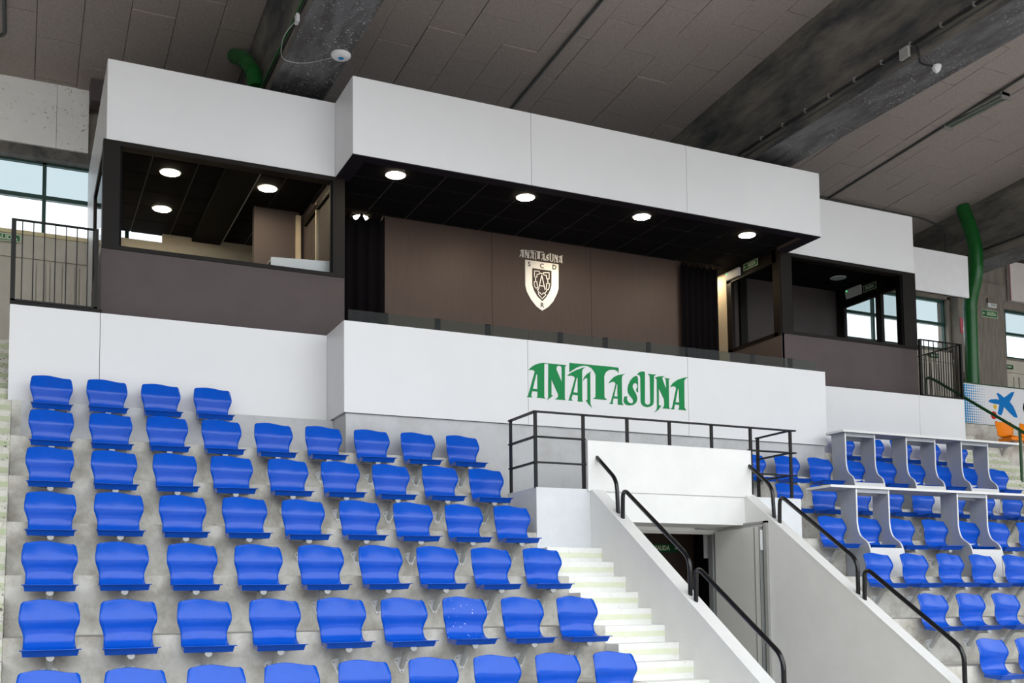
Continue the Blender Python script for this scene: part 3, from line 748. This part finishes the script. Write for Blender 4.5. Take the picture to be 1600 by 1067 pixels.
exit_sign('green SALIDA sign on the beige wall behind the left railing', onY(-0.24, 17.0, 5.53), 0.42, 0.115, 'SALIDA', 'sign_green', 0.10, 0.33)
exit_sign('small green exit sign on the panelling behind the right railing', onY(18.55, 17.0, 5.47), 0.26, 0.10, 'SALIDA', 'sign_dark', 0.06, 0.14, 'right', border=False)
exit_sign('small green exit sign on the panelling right of the column', onY(20.95, 17.0, 5.42), 0.26, 0.10, 'SALIDA', 'sign_dark', 0.06, 0.14, border=False)
def emergency(label, x, y0, y1, z0, z1, d):
    t = thing('emergency_light', label, 'lamp', (x, (y0+y1)/2, z0))
    MB().prism([(x, z0), (x - d*0.6, z0 + 0.005), (x - d, z1 - 0.04), (x - d*0.9, z1), (x, z1)], y0, y1, 'y').build('housing', 'plastic_white', t, 0.004)
    MB().disc((x - d - 0.002, y1 - 0.05), 0.008, z1 - 0.045, z1 - 0.03, 8).build('indicator', 'led_green', t)
emergency('white emergency light with green indicator on the middle booth partition', 11.10, 14.24, 14.60, 5.56, 5.70, 0.06)
emergency('white emergency light with green indicator inside the right booth', 13.99, 14.42, 14.80, 5.63, 5.80, 0.06)
t = thing('emergency_light', 'small pale emergency light above the sign on the concrete column', 'lamp', (20.3, 16.85, 6.75))
box('housing', 20.10, 20.38, 16.79, 16.86, 6.70, 6.80, 'plastic_white', t, 0.01)
text_mesh('lens_text', 'SALIDA', 0.06, 'sign_green', t, lambda u, v, d: (20.26 + u, 16.788 - d, 6.75 + v), width=0.16, depth=0.001)
MB().tube([(20.14, 16.83, 6.925), (20.12, 16.83, 6.86), (20.16, 16.83, 6.79)], 0.012, 6).build('cable', 'cable_black', t)
fs = thing('fire_sign', 'pink faded fire equipment sign on the column left of the duct', 'sign', (19.38, 16.85, 6.05))
box('sign_plate', 19.24, 19.52, 16.845, 16.86, 6.02, 6.36, 'sign_red', fs)
MB().prism([(19.33, 6.08), (19.43, 6.08), (19.45, 6.14), (19.41, 6.16), (19.41, 6.28), (19.35, 6.28), (19.35, 6.16), (19.31, 6.14)], 16.838, 16.845, 'y').build('sign_symbol', 'sign_yellow', fs)
fe = thing('fire_extinguisher', 'red fire extinguisher on the column behind the right railing', 'extinguisher', (19.32, 16.75, 4.55))
MB().tube([(19.32, 16.75, 4.55), (19.32, 16.75, 4.95), (19.32, 16.75, 5.02), (19.32, 16.75, 5.06)], [0.075, 0.075, 0.05, 0.02], 14).build('cylinder', 'red', fe)
MB().tube([(19.32, 16.75, 5.06), (19.32, 16.75, 5.12)], 0.02, 8).box(19.26, 19.38, 16.73, 16.77, 5.11, 5.14).build('valve', 'black', fe)
MB().tube([(19.34, 16.73, 5.08), (19.41, 16.70, 5.0), (19.40, 16.70, 4.8)], 0.012, 6).build('hose', 'black', fe)

# ------------------------------------------------------------ stadium seats (local: lip front edge at y=0, z=0, centre x=0)
def lerp(tab, t):
    for (a, va), (b_, vb) in zip(tab[:-1], tab[1:]):
        if t <= b_:
            f = (t - a) / (b_ - a) if b_ > a else 0
            return va + (vb - va) * f
    return tab[-1][1]
def catmull(pts, n):
    out = []
    P = [pts[0]] + list(pts) + [pts[-1]]
    for i in range(1, len(P) - 2):
        for k in range(n):
            t = k / n
            a, b_, c, d = P[i-1], P[i], P[i+1], P[i+2]
            out.append(tuple(0.5 * ((2*b_[q]) + (-a[q]+c[q])*t + (2*a[q]-5*b_[q]+4*c[q]-d[q])*t*t + (-a[q]+3*b_[q]-3*c[q]+d[q])*t**3) for q in range(len(b_))))
    out.append(tuple(pts[-1]))
    return out
def shell_mesh():
    # (y, z, half width, concavity)
    prof = catmull([(0.0, 0.004, 0.214, 0.0), (0.03, 0.002, 0.206, 0.0), (0.14, -0.006, 0.196, 0.004), (0.25, 0.004, 0.190, 0.012), (0.302, 0.038, 0.185, 0.018),
                    (0.326, 0.090, 0.183, 0.02), (0.330, 0.140, 0.196, 0.028), (0.318, 0.190, 0.214, 0.034), (0.314, 0.225, 0.218, 0.036), (0.330, 0.275, 0.216, 0.036),
                    (0.355, 0.330, 0.208, 0.034), (0.368, 0.356, 0.203, 0.033), (0.377, 0.374, 0.186, 0.032)], 3)
    NU = 14
    T = 0.007
    front, back = [], []
    n = len(prof)
    for j, (y, z, hw, cc) in enumerate(prof):
        ty = prof[min(j+1, n-1)]; py = prof[max(j-1, 0)]
        tv = Vector((0, ty[0]-py[0], ty[1]-py[1])).normalized()
        nv = Vector((0, -tv.z, tv.y))          # towards the sitter
        fz = max(0.0, (z - 0.20) / 0.175)
        for i in range(NU + 1):
            s_ = i / NU * 2 - 1
            wave = 0.013 * math.cos((s_ + 0.25) * 2.6) * fz
            p = Vector((s_ * hw, y - cc * s_ * s_ + 0.02*max(0, fz - 0.2) * 0, z + wave - 0.006 * fz))
            front.append(p)
            back.append(p - nv * T)
    N = NU + 1
    fs = []
    tot = len(front)
    for j in range(n - 1):
        for i in range(NU):
            a = j*N + i
            fs.append((a, a+1, a+N+1, a+N))
            fs.append((tot+a, tot+a+N, tot+a+N+1, tot+a+1))
    for j in range(n - 1):
        a = j*N; fs.append((a, a+N, tot+a+N, tot+a))
        a = j*N + NU; fs.append((a, tot+a, tot+a+N, a+N))
    for i in range(NU):
        fs.append((i, tot+i, tot+i+1, i+1))
        a = (n-1)*N + i; fs.append((a, a+1, tot+a+1, tot+a))
    return MB().add(front + back, fs, True)
def seat_proto():
    root = bpy.data.objects.new('stadium_seat', None); C.objects.link(root); root.empty_display_size = 0.1
    ORG[root.name] = (0, 0, 0)
    shell_mesh().build('seat_shell', 'seat_blue', root)
    mb = MB()      # skirt under the pan: front board and two cheeks, tapering inwards
    mb.add([(-0.198, 0.018, -0.004), (0.198, 0.018, -0.004), (0.188, 0.052, -0.050), (-0.188, 0.052, -0.050), (-0.198, 0.030, -0.004), (0.198, 0.030, -0.004), (0.188, 0.064, -0.050), (-0.188, 0.064, -0.050)], [(0,1,2,3), (7,6,5,4), (0,4,5,1), (1,5,6,2), (2,6,7,3), (3,7,4,0)])
    for s_ in (-1, 1):
        xo, xi = 0.198 * s_, 0.190 * s_
        mb.add([(xo, 0.020, -0.004), (xi, 0.054, -0.050), (xi*0.96, 0.27, -0.030), (xo*0.96, 0.27, -0.002), (xo-0.008*s_, 0.020, -0.004), (xi-0.008*s_, 0.054, -0.050), (xi*0.96-0.008*s_, 0.27, -0.030), (xo*0.96-0.008*s_, 0.27, -0.002)],
               [(0,1,2,3), (7,6,5,4), (0,4,5,1), (1,5,6,2), (2,6,7,3), (3,7,4,0)])
    mb.build('seat_skirt', 'seat_blue', root)
    br = MB()
    for s_ in (-1, 1):
        br.add([(0, 0.14, -0.035), (0, 0.175, -0.035), (0.165*s_, 0.085, -0.038), (0.165*s_, 0.050, -0.038), (0, 0.14, -0.062), (0, 0.175, -0.062), (0.165*s_, 0.085, -0.050), (0.165*s_, 0.050, -0.050)],
               [(0,1,2,3), (7,6,5,4), (0,4,5,1), (1,5,6,2), (2,6,7,3), (3,7,4,0)])
        br.add([(0, 0.13, -0.035), (0, 0.165, -0.035), (0.16*s_, 0.26, -0.030), (0.16*s_, 0.225, -0.030), (0, 0.13, -0.060), (0, 0.165, -0.060), (0.16*s_, 0.26, -0.045), (0.16*s_, 0.225, -0.045)],
               [(0,1,2,3), (7,6,5,4), (0,4,5,1), (1,5,6,2), (2,6,7,3), (3,7,4,0)])
    br.build('seat_bracket', 'galv', root)
    MB().tube([(0, 0.055, -0.058), (0, 0.18, -0.062), (0, 0.225, -0.075), (0, 0.275, -0.125), (0, 0.335, -0.205), (0, 0.368, -0.238)], [0.029, 0.029, 0.027, 0.025, 0.024, 0.024], 12).build('support_arm', 'galv', root)
    pl_ = MB().prism([(-0.062, -0.165), (-0.030, -0.148), (0.030, -0.148), (0.062, -0.165), (0.066, -0.185), (0.012, -0.290), (-0.012, -0.290), (-0.066, -0.185)], 0.372, 0.3795, 'y').build('wall_plate', 'plate', root)
    for x, z in ((-0.05, -0.180), (0.05, -0.180), (0, -0.278)):
        MB().tube([(x, 0.366, z), (x, 0.373, z)], 0.007, 6).build('bolt', 'bolt', pl_)
    return root
proto = seat_proto()
first = [True]
def place_seat(xc, r, label, group):
    o = proto if first[0] else copy_tree(proto)
    first[0] = False
    o.location = (xc + random.uniform(-0.006, 0.006), lipY(r) + random.uniform(-0.004, 0.004), lipZ(r) + random.uniform(-0.004, 0.004))
    o.rotation_euler = (random.uniform(-0.008, 0.008), random.uniform(-0.008, 0.008), random.uniform(-0.012, 0.012))
    tag(o, label, 'seat', group)
    return o
for r in range(1, 8):
    n = 4 if r == 1 else 9
    for c in range(n):
        xc = 0.487 - 0.0148 * (r - 4) + 0.58 * c - 0.213
        lab = 'blue plastic stadium seat, %s from left in the %s row below the booth, left block' % (ORD[c], ORD[r-1])
        if (r, c) == (6, 6): lab = 'scuffed blue stadium seat with shiny scratches, seventh in the sixth row, left block'
        o = place_seat(xc, r, lab, 'blue seats of the left block')
        if (r, c) == (6, 6):
            sh_ = [ch for ch in o.children if ch.name.startswith('seat_shell')][0]
            sh_.data = sh_.data.copy(); sh_.data.materials.clear(); sh_.data.materials.append(M['seat_scuffed'])
RB = {1: [11.73, 12.34, 12.95, 13.58, 14.19],
      2: [9.37, 9.98, 10.59, 11.215, 11.83, 12.43, 13.04, 13.645, 14.25],
      3: [9.37, 9.98, 10.59, 11.20, 11.81, 12.42, 13.03, 13.64, 14.25],
      4: [9.43, 10.03, 10.63, 11.235, 11.84, 12.44, 13.04],
      5: [9.475, 10.065, 10.66, 11.255, 11.855, 12.45],
      6: [9.555, 10.175, 10.76, 11.355],
      7: [9.63, 10.22, 10.82]}
for r, xs in RB.items():
    for c, x in enumerate(xs):
        place_seat(x, r, 'blue plastic stadium seat, %s from left in the %s row below the booth, right block' % (ORD[c], ORD[r-1]), 'blue seats of the right block')
# orange bucket seats of the far block
def orange_seat(x, y, z, label):
    t = thing('orange_seat', label, 'seat', (x, y, z), 'orange seats of the far right block')
    prof = catmull([(0.0, 0.0, 0.23), (0.10, -0.015, 0.23), (0.25, 0.0, 0.22), (0.33, 0.06, 0.20), (0.36, 0.14, 0.205), (0.38, 0.22, 0.22), (0.40, 0.30, 0.215), (0.41, 0.335, 0.19)], 2)
    NU = 10; vs = []; bk = []
    for (py, pz, hw) in prof:
        for i in range(NU + 1):
            s_ = i / NU * 2 - 1
            p = (x + s_*hw, y + py - 0.06*s_*s_*min(1, pz*6 if pz > 0 else 0), z + pz + 0.03*s_*s_*(pz < 0.05))
            vs.append(p); bk.append((p[0], p[1] + 0.008, p[2] - 0.008))
    N = NU + 1; tot = len(vs); n = len(prof); fs = []
    for j in range(n - 1):
        for i in range(NU):
            a = j*N+i; fs += [(a, a+1, a+N+1, a+N), (tot+a, tot+a+N, tot+a+N+1, tot+a+1)]
        a = j*N; fs.append((a, a+N, tot+a+N, tot+a)); a += NU; fs.append((a, tot+a, tot+a+N, a+N))
    for i in range(NU):
        fs.append((i, tot+i, tot+i+1, i+1)); a = (n-1)*N+i; fs.append((a, a+1, tot+a+1, tot+a))
    MB().add(vs + bk, fs, True).build('seat_shell', 'seat_orange', t)
    MB().prism([(x-0.21, z-0.01), (x+0.21, z-0.01), (x+0.19, z-0.06), (x-0.19, z-0.06)], y+0.02, y+0.30, 'y').build('seat_skirt', 'seat_orange', t)
    MB().tube([(x, y+0.12, z-0.06), (x, y+0.25, z-0.10), (x, y+0.38, z-0.25)], 0.024, 8).build('support_arm', 'galv', t)
    MB().prism([(x-0.07, z-0.15), (x+0.07, z-0.15), (x, z-0.30)], y+0.375, y+0.385, 'y').build('wall_plate', 'galv', t)
orange_seat(16.25, lipY(0) - 0.02, lipZ(0) + 0.17, 'orange plastic seat nearest the green handrail under the advertising board')
orange_seat(16.88, lipY(0) - 0.02, lipZ(0) + 0.17, 'orange plastic seat at the right picture edge under the advertising board')

# ------------------------------------------------------------ platform railing (flat black steel)
pr_ = thing('platform_railing', 'black steel railing around the platform above the exit passage', 'railing', (7.1, 10.5, 1.3))
YF, YB2, RX0, RX1 = 10.50, 11.15, 5.262, 8.89
for x in (RX0, 5.878, 6.468, 7.06, 7.672, 8.262, RX1):
    zb = 1.303 if (x < 5.9 or x > 8.23) else 1.872
    box('post', x - 0.018, x + 0.018, YF - 0.012, YF + 0.012, zb, 2.165, 'steel_black', pr_)
for x in (RX0, RX1):
    box('post', x - 0.010, x + 0.010, YB2 - 0.025, YB2 + 0.025, 1.303, 2.165, 'steel_black', pr_)
for z in (2.17, 1.885, 1.595):
    nm = 'top_rail' if z > 2.1 else 'mid_rail'
    if z > 2.0:
        box(nm, RX0 - 0.03, RX1 + 0.08, YF - 0.025, YF + 0.025, z - 0.008, z + 0.008, 'steel_black', pr_)
    else:
        a = RX1 if z < 1.8 else RX1
        box(nm, RX0 - 0.03, 5.90, YF - 0.025, YF + 0.025, z - 0.008, z + 0.008, 'steel_black', pr_)
        box(nm, 8.22, RX1 + 0.08, YF - 0.025, YF + 0.025, z - 0.008, z + 0.008, 'steel_black', pr_)
    for x in (RX0, RX1):
        box('side_rail', x - 0.025, x + 0.025, YF, YB2 + 0.025, z - 0.008, z + 0.008, 'steel_black', pr_)

# ------------------------------------------------------------ bent tube handrails on the sloping walls
def smooth_path(pts, rad):
    out = [Vector(pts[0])]
    for i in range(1, len(pts) - 1):
        a, b_, c = Vector(pts[i-1]), Vector(pts[i]), Vector(pts[i+1])
        r_ = min(rad, (a-b_).length*0.48, (c-b_).length*0.48)
        p, q = b_ + (a-b_).normalized()*r_, b_ + (c-b_).normalized()*r_
        for k in range(7):
            t_ = k/6
            out.append(p*(1-t_)**2 + b_*2*t_*(1-t_) + q*t_**2)
    out.append(Vector(pts[-1]))
    return out
def handrail(label, X, yz, wall=False):
    pts = [(X, y, z) for y, z in yz]
    t = thing('handrail', label, 'handrail', pts[-1], 'black tube handrails beside the exit passage')
    MB().tube(smooth_path(pts, 0.12), 0.0235, 12).build('rail_tube', 'rail_black', t)
    return t
for X, side in ((6.025, 'left'), (8.19, 'right')):
    handrail('short black tube handrail leaving the white wall above the %s passage wall' % side, X, [(10.45, 1.68), (10.02, 1.37), (10.0, 0.98)])
    handrail('upper bent black tube handrail on the %s sloping passage wall' % side, X, [(9.905, 0.92), (9.89, 1.265), (8.65, 0.435), (8.655, 0.06)])
    handrail('lower bent black tube handrail on the %s sloping passage wall' % side, X, [(8.565, 0.0), (8.55, 0.36), (7.29, -0.48), (7.295, -0.88)])

# ------------------------------------------------------------ landing railings beside the booths
def landing_rail(label, x0, x1, y, z0, z1, nb, ret=None):
    t = thing('landing_railing', label, 'railing', ((x0+x1)/2, y, z0))
    box('post', x0, x0 + 0.05, y - 0.01, y + 0.03, z0, z1, 'steel_black', t)
    box('post', x1 - 0.04, x1, y - 0.01, y + 0.03, z0, z1, 'steel_black', t)
    box('top_rail', x0, x1, y - 0.015, y + 0.035, z1 - 0.012, z1, 'steel_black', t)
    box('bottom_rail', x0, x1, y - 0.01, y + 0.02, z0 + 0.03, z0 + 0.05, 'steel_black', t)
    for k in range(nb):
        x = x0 + (x1 - x0) * (k + 1) / (nb + 1)
        box('baluster', x - 0.006, x + 0.006, y, y + 0.012, z0 + 0.04, z1 - 0.01, 'steel_black', t)
    if ret:
        box('top_rail', x1 - 0.04, x1, y, ret, z1 - 0.012, z1, 'steel_black', t)
        box('bottom_rail', x1 - 0.03, x1 - 0.01, y, ret, z0 + 0.03, z0 + 0.05, 'steel_black', t)
        k = y + 0.11
        while k < ret:
            box('baluster', x1 - 0.026, x1 - 0.014, k, k + 0.012, z0 + 0.04, z1 - 0.01, 'steel_black', t); k += 0.11
landing_rail('black barred railing on the white base left of the left booth', -0.12, 0.80, 12.95, 3.462, 4.44, 7)
landing_rail('black barred railing right of the right booth', 13.80, 14.80, 12.95, 3.425, 4.425, 8, 13.95)

# ------------------------------------------------------------ press desks
def press_desk(label, x0, x1, yf, yb, zt, pairs, front, back, base, joints, apron_z):
    t = thing('press_desk', label, 'desk', ((x0+x1)/2, (yf+yb)/2, zt - 1.2))
    xs = [x0] + joints + [x1]
    for a, b_ in zip(xs[:-1], xs[1:]):
        tp = MB()
        if a == x0: tp.prism([(a, yf), (b_ - 0.002, yf), (b_ - 0.002, yb), (a + 0.0, yb)], zt - 0.032, zt, 'z')
        else: tp.box(a, b_ - 0.002, yf, yb, zt - 0.032, zt)
        o = tp.build('desk_top', 'desk_grey', t)
        box('edge_band', a, b_ - 0.002, yf - 0.003, yf, zt - 0.032, zt, 'desk_white', o)
        if a == x0: box('edge_band', a - 0.003, a, yf, yb, zt - 0.032, zt, 'desk_white', o)
    zu = zt - 0.033
    for xa, xb in pairs:
        fr2 = catmull([(y, z) for y, z in front], 5)
        for x in (xa, xb):
            poly = [(y, z) for y, z in fr2] + [(y, z) for y, z in back]
            p = MB().prism(poly, x - 0.009, x + 0.009, 'x').build('support_panel', 'desk_grey', t)
            eb = MB()
            for (ya, za), (yb_, zb_) in zip(fr2[:-1], fr2[1:]):
                eb.add([(x-0.0105, ya-0.003, za), (x+0.0105, ya-0.003, za), (x+0.0105, yb_-0.003, zb_), (x-0.0105, yb_-0.003, zb_), (x-0.0105, ya+0.004, za), (x+0.0105, ya+0.004, za), (x+0.0105, yb_+0.004, zb_), (x-0.0105, yb_+0.004, zb_)],
                       [(0,1,2,3), (7,6,5,4), (0,3,7,4), (1,5,6,2), (0,4,5,1), (3,2,6,7)])
            eb.build('edge_band', 'desk_white', p)
        box('apron_rail', xa + 0.010, xb - 0.010, front[0][0] + 0.003, front[0][0] + 0.02, apron_z, zu, 'desk_grey', t)
        box('rear_rail', xa + 0.010, xb - 0.010, back[0][0] - 0.03, back[0][0] - 0.012, apron_z - 0.02, zu, 'desk_grey', t)
        box('stretcher', xa + 0.010, xb - 0.010, back[0][0] - 0.06, back[0][0] - 0.042, base[2] + 0.06, base[2] + 0.10, 'desk_white', t)
        box('base_front', xa + 0.010, xb - 0.010, base[0], base[0] + 0.018, base[1], base[2], 'desk_white', t)
press_desk('lower white and grey press desk in front of the third row, right block', 9.28, 14.3, 10.22, 10.68, 1.468,
           [(9.725, 10.275), (11.51, 12.065), (13.34, 13.88)],
           [(10.25, 1.434), (10.25, 1.15), (10.248, 0.97), (10.20, 0.83), (10.075, 0.73), (10.025, 0.60), (10.02, 0.45), (10.02, 0.294)],
           [(10.455, 0.294), (10.455, 0.80), (10.53, 0.80), (10.53, 1.434)][::1], (10.03, 0.294, 0.665), [12.35], 1.385)
press_desk('upper white and grey press desk in front of the first row, right block', 10.80, 14.44, 11.60, 11.97, 2.478,
           [(10.89, 11.45), (12.08, 12.665), (13.225, 13.80)],
           [(11.66, 2.444), (11.66, 2.20), (11.658, 1.99), (11.62, 1.86), (11.525, 1.775), (11.49, 1.66), (11.485, 1.5), (11.485, 1.305)],
           [(11.935, 1.305), (11.935, 2.0), (11.94, 2.444)], (11.49, 1.305, 1.70), [12.40], 2.395)

# ------------------------------------------------------------ pipes, ducts and fittings under the roof
def pipe(name, label, pts, r, m, cat='pipe', n=8, parts=None):
    o = MB().tube(pts, r, n).build(name, m, loc=tuple(pts[0]))
    return tag(o, label, cat)
def cz(y): return ceilZ(y) - 0.03
pipe('ceiling_pipe', 'thin dark pipe along the middle ceiling bay', [(7.22, 6, cz(6)), (7.22, 17.0, cz(17.0))], 0.022, 'pipe_grey')
pipe('ceiling_pipe', 'thin dark pipe along the right ceiling bay', [(14.62, 6, cz(6)), (14.62, 17.0, cz(17.0))], 0.022, 'pipe_grey')
pipe('ceiling_pipe', 'bent dark pipe in the top left corner of the ceiling', smooth_path([(-0.30, 12.5, cz(12.5)), (-0.29, 15.95, cz(15.95)), (-1.2, 15.97, cz(15.97))], 0.15), 0.024, 'pipe_grey')
pipe('ceiling_pipe', 'thin conduit from the right booth fascia to the right beam', smooth_path([(14.4, 15.9, cz(15.9)), (17.2, 15.9, cz(15.9) - 0.02), (17.78, 15.88, 7.9), (17.78, 15.88, 7.0)], 0.2), 0.02, 'pipe_grey')
lf = thing('tube_light', 'unlit tube light hanging on the right ceiling pipe', 'lamp', (14.69, 12.3, cz(12.3) - 0.1))
y0, y1 = 11.75, 12.95
MB().prism([(14.62, cz(y0) - 0.03), (14.78, cz(y0) - 0.03), (14.80, cz(y0) - 0.08), (14.60, cz(y0) - 0.08)], y0, y1, 'y').build('housing', 'plastic_grey', lf)
for dx in (-0.045, 0.045):
    MB().tube([(14.70 + dx, y0 + 0.03, cz(y0) - 0.105), (14.70 + dx, y1 - 0.03, cz(y0) - 0.105)], 0.026, 10).build('tube', 'tube_lamp', lf)
for yy in (y0, y1 - 0.03):
    box('end_cap', 14.60, 14.80, yy, yy + 0.03, cz(y0) - 0.14, cz(y0) - 0.03, 'steel_grey', lf)
# big green ducts
def duct(label, pts, r):
    t = thing('green_duct', label, 'duct', pts[-1])
    path = smooth_path(pts, 0.35)
    MB().tube(path, r, 18).build('duct_tube', 'green_duct', t)
    for p_ in path[3:-2:4]:
        i = path.index(p_)
        d = (path[i+1] - path[i-1]).normalized()
        MB().tube([p_ - d*0.012, p_ + d*0.012], r + 0.006, 18).build('joint_ring', 'green_duct', t)
    return t
duct('fat green duct running down from the ceiling beside the right roof beam', [(17.60, 15.22, 8.10), (17.60, 15.08, 7.68), (17.60, 14.94, 7.20), (17.60, 14.96, 6.55), (17.60, 15.15, 6.10), (17.60, 15.18, 3.34)], 0.135)
duct('short bent green duct on the beam above the left booth', [(2.76, 15.20, 8.08), (2.83, 14.80, 7.86), (2.875, 14.36, 7.45), (2.885, 14.28, 7.19)], 0.112)
# left beam fittings
tr = thing('cable_tray', 'green cable conduit along the left roof beam', 'conduit', (2.94, 12, 7.13))
MB().tube([(2.932, 6, 7.15), (2.932, 17.0, 7.15)], 0.017, 8).build('green_conduit', 'green_duct', tr)
MB().tube([(2.934, 6, 7.08), (2.934, 17.0, 7.08)], 0.012, 6).build('black_conduit', 'cable_black', tr)
ap = thing('wireless_access_point', 'white round wireless access point under the left roof beam', 'device', (3.57, 12.44, 6.93))
MB().tube([(3.57, 12.44, 6.93), (3.57, 12.44, 6.905), (3.57, 12.44, 6.885), (3.57, 12.44, 6.875)], [0.125, 0.125, 0.105, 0.06], 24).build('housing', 'plastic_white', ap)
MB().tube([(3.57, 12.44, 6.876), (3.57, 12.44, 6.872)], 0.035, 16).build('led_ring', 'ad_cyan', ap)
box('cable_socket', 2.90, 2.94, 12.0, 12.10, 6.98, 7.08, 'plastic_white', ap)
MB().tube(catmull([(2.90, 12.05, 7.0), (2.82, 12.3, 6.92), (2.86, 12.62, 6.86), (2.98, 12.75, 6.86), (3.2, 12.76, 6.89), (3.42, 12.60, 6.91), (3.50, 12.50, 6.91)], 6), 0.0055, 6).build('white_cable', 'plastic_grey', ap)
# middle beam fittings
cd = thing('conduit', 'black conduit with clips along the middle roof beam', 'conduit', (10.30, 10, 7.13))
MB().tube([(10.305, 6, 7.15), (10.305, 13.2, 7.13)], 0.018, 8).build('conduit_tube', 'cable_black', cd)
MB().tube([(10.32, 6, 7.06), (10.32, 13.2, 7.04)], 0.010, 6).build('thin_cable', 'pipe_grey', cd)
for k in range(13):
    box('clip', 10.28, 10.33, 6.6 + 0.5*k, 6.625 + 0.5*k, 7.115, 7.175, 'steel_grey', cd)
sn = thing('ceiling_sensor', 'white round sensor with junction box on the middle roof beam', 'sensor', (10.70, 9.57, 6.93))
MB().tube([(10.70, 9.57, 6.93), (10.70, 9.57, 6.90), (10.70, 9.57, 6.86), (10.70, 9.57, 6.83)], [0.06, 0.06, 0.045, 0.015], 16).build('housing', 'plastic_white', sn)
box('junction_box', 10.25, 10.30, 9.62, 9.76, 6.99, 7.13, 'plastic_grey', sn)
MB().tube(catmull([(10.30, 9.52, 7.08), (10.33, 9.50, 6.94), (10.45, 9.60, 6.915), (10.64, 9.58, 6.91)], 5), 0.012, 6).build('black_cable', 'cable_black', sn)
c3 = thing('conduit', 'black conduit along the right roof beam', 'conduit', (17.78, 12, 7.13))
MB().tube([(17.78, 8, 7.15), (17.78, 16.7, 7.13)], 0.018, 8).build('conduit_tube', 'cable_black', c3)

# ------------------------------------------------------------ advertising board, green handrail
YA = 14.40
ad = thing('advertising_board', 'white advertising board with blue star logo and halftone dots', 'board', (18.0, YA, 3.38))
AX0 = 16.46
box('board', AX0, 20.5, YA, YA + 0.05, 3.39, 4.165, 'ad_white', ad)
box('board_frame', AX0, 20.5, YA - 0.01, YA + 0.06, 4.165, 4.185, 'green_rail', ad)
box('board_frame', AX0, 20.5, YA - 0.01, YA + 0.06, 3.365, 3.39, 'green_rail', ad)
for x in (AX0 + 0.3, AX0 + 1.6, AX0 + 2.9):
    box('board_post', x, x + 0.05, YA + 0.06, YA + 0.10, 3.32, 4.15, 'green_rail', ad)
dots = MB()
for i in range(10):
    for j in range(15):
        s_ = 0.026 - 0.0022 * i
        cx, cz_ = AX0 + 0.03 + 0.058 * i, 3.42 + 0.0505 * j
        n = 8
        dots.prism([(cx + s_*math.cos(2*PI*k/n), cz_ + s_*math.sin(2*PI*k/n)) for k in range(n)], YA - 0.003, YA, 'y')
do = dots.build('halftone_dots', 'ad_cyan', ad); do['kind'] = 'stuff'
# star traced in board units: u right, v up (metres from the left end and bottom edge)
K8 = 8.89
def adp(px, py):
    return (px, py)
STAR = ADSTAR
loops_mesh('star', [[(x / 1000, z / 1000) for x, z in STAR]], 0.004, 'ad_blue', ad, YA)
for nm, (cx, cz_, r_), m in (('yellow_dot', ADYEL, 'ad_yellow'), ('red_dot', ADRED, 'ad_red')):
    n = 20
    MB().prism([(cx + r_*math.cos(2*PI*k/n), cz_ + r_*math.sin(2*PI*k/n)) for k in range(n)], YA - 0.004, YA, 'y').build(nm, m, ad)
text_mesh('board_text', 'C', 0.42, 'black', ad, lambda u, v, d: (ADC + 0.12 + u, YA - 0.002 - d, 3.78 + v), depth=0.001, bold=0.012)
gh = thing('green_handrail', 'dark green handrail descending the worn stairs on the right', 'handrail', (15.22, 12.2, 2.0))
MB().tube(smooth_path([(15.22, 14.18, 3.33), (15.22, 14.16, 4.14), (15.22, 13.95, 4.03), (15.22, 11.2, 2.14), (15.22, 9.6, 1.05)], 0.12), 0.026, 10).build('rail_tube', 'green_rail', gh)
for yy in (12.2, 9.7):
    zb = 1.95 if yy > 12 else 0.12
    MB().tube([(15.22, yy, zb), (15.22, yy, 4.03 + (yy - 13.95) * 0.6873)], 0.024, 10).build('post', 'green_rail', gh)
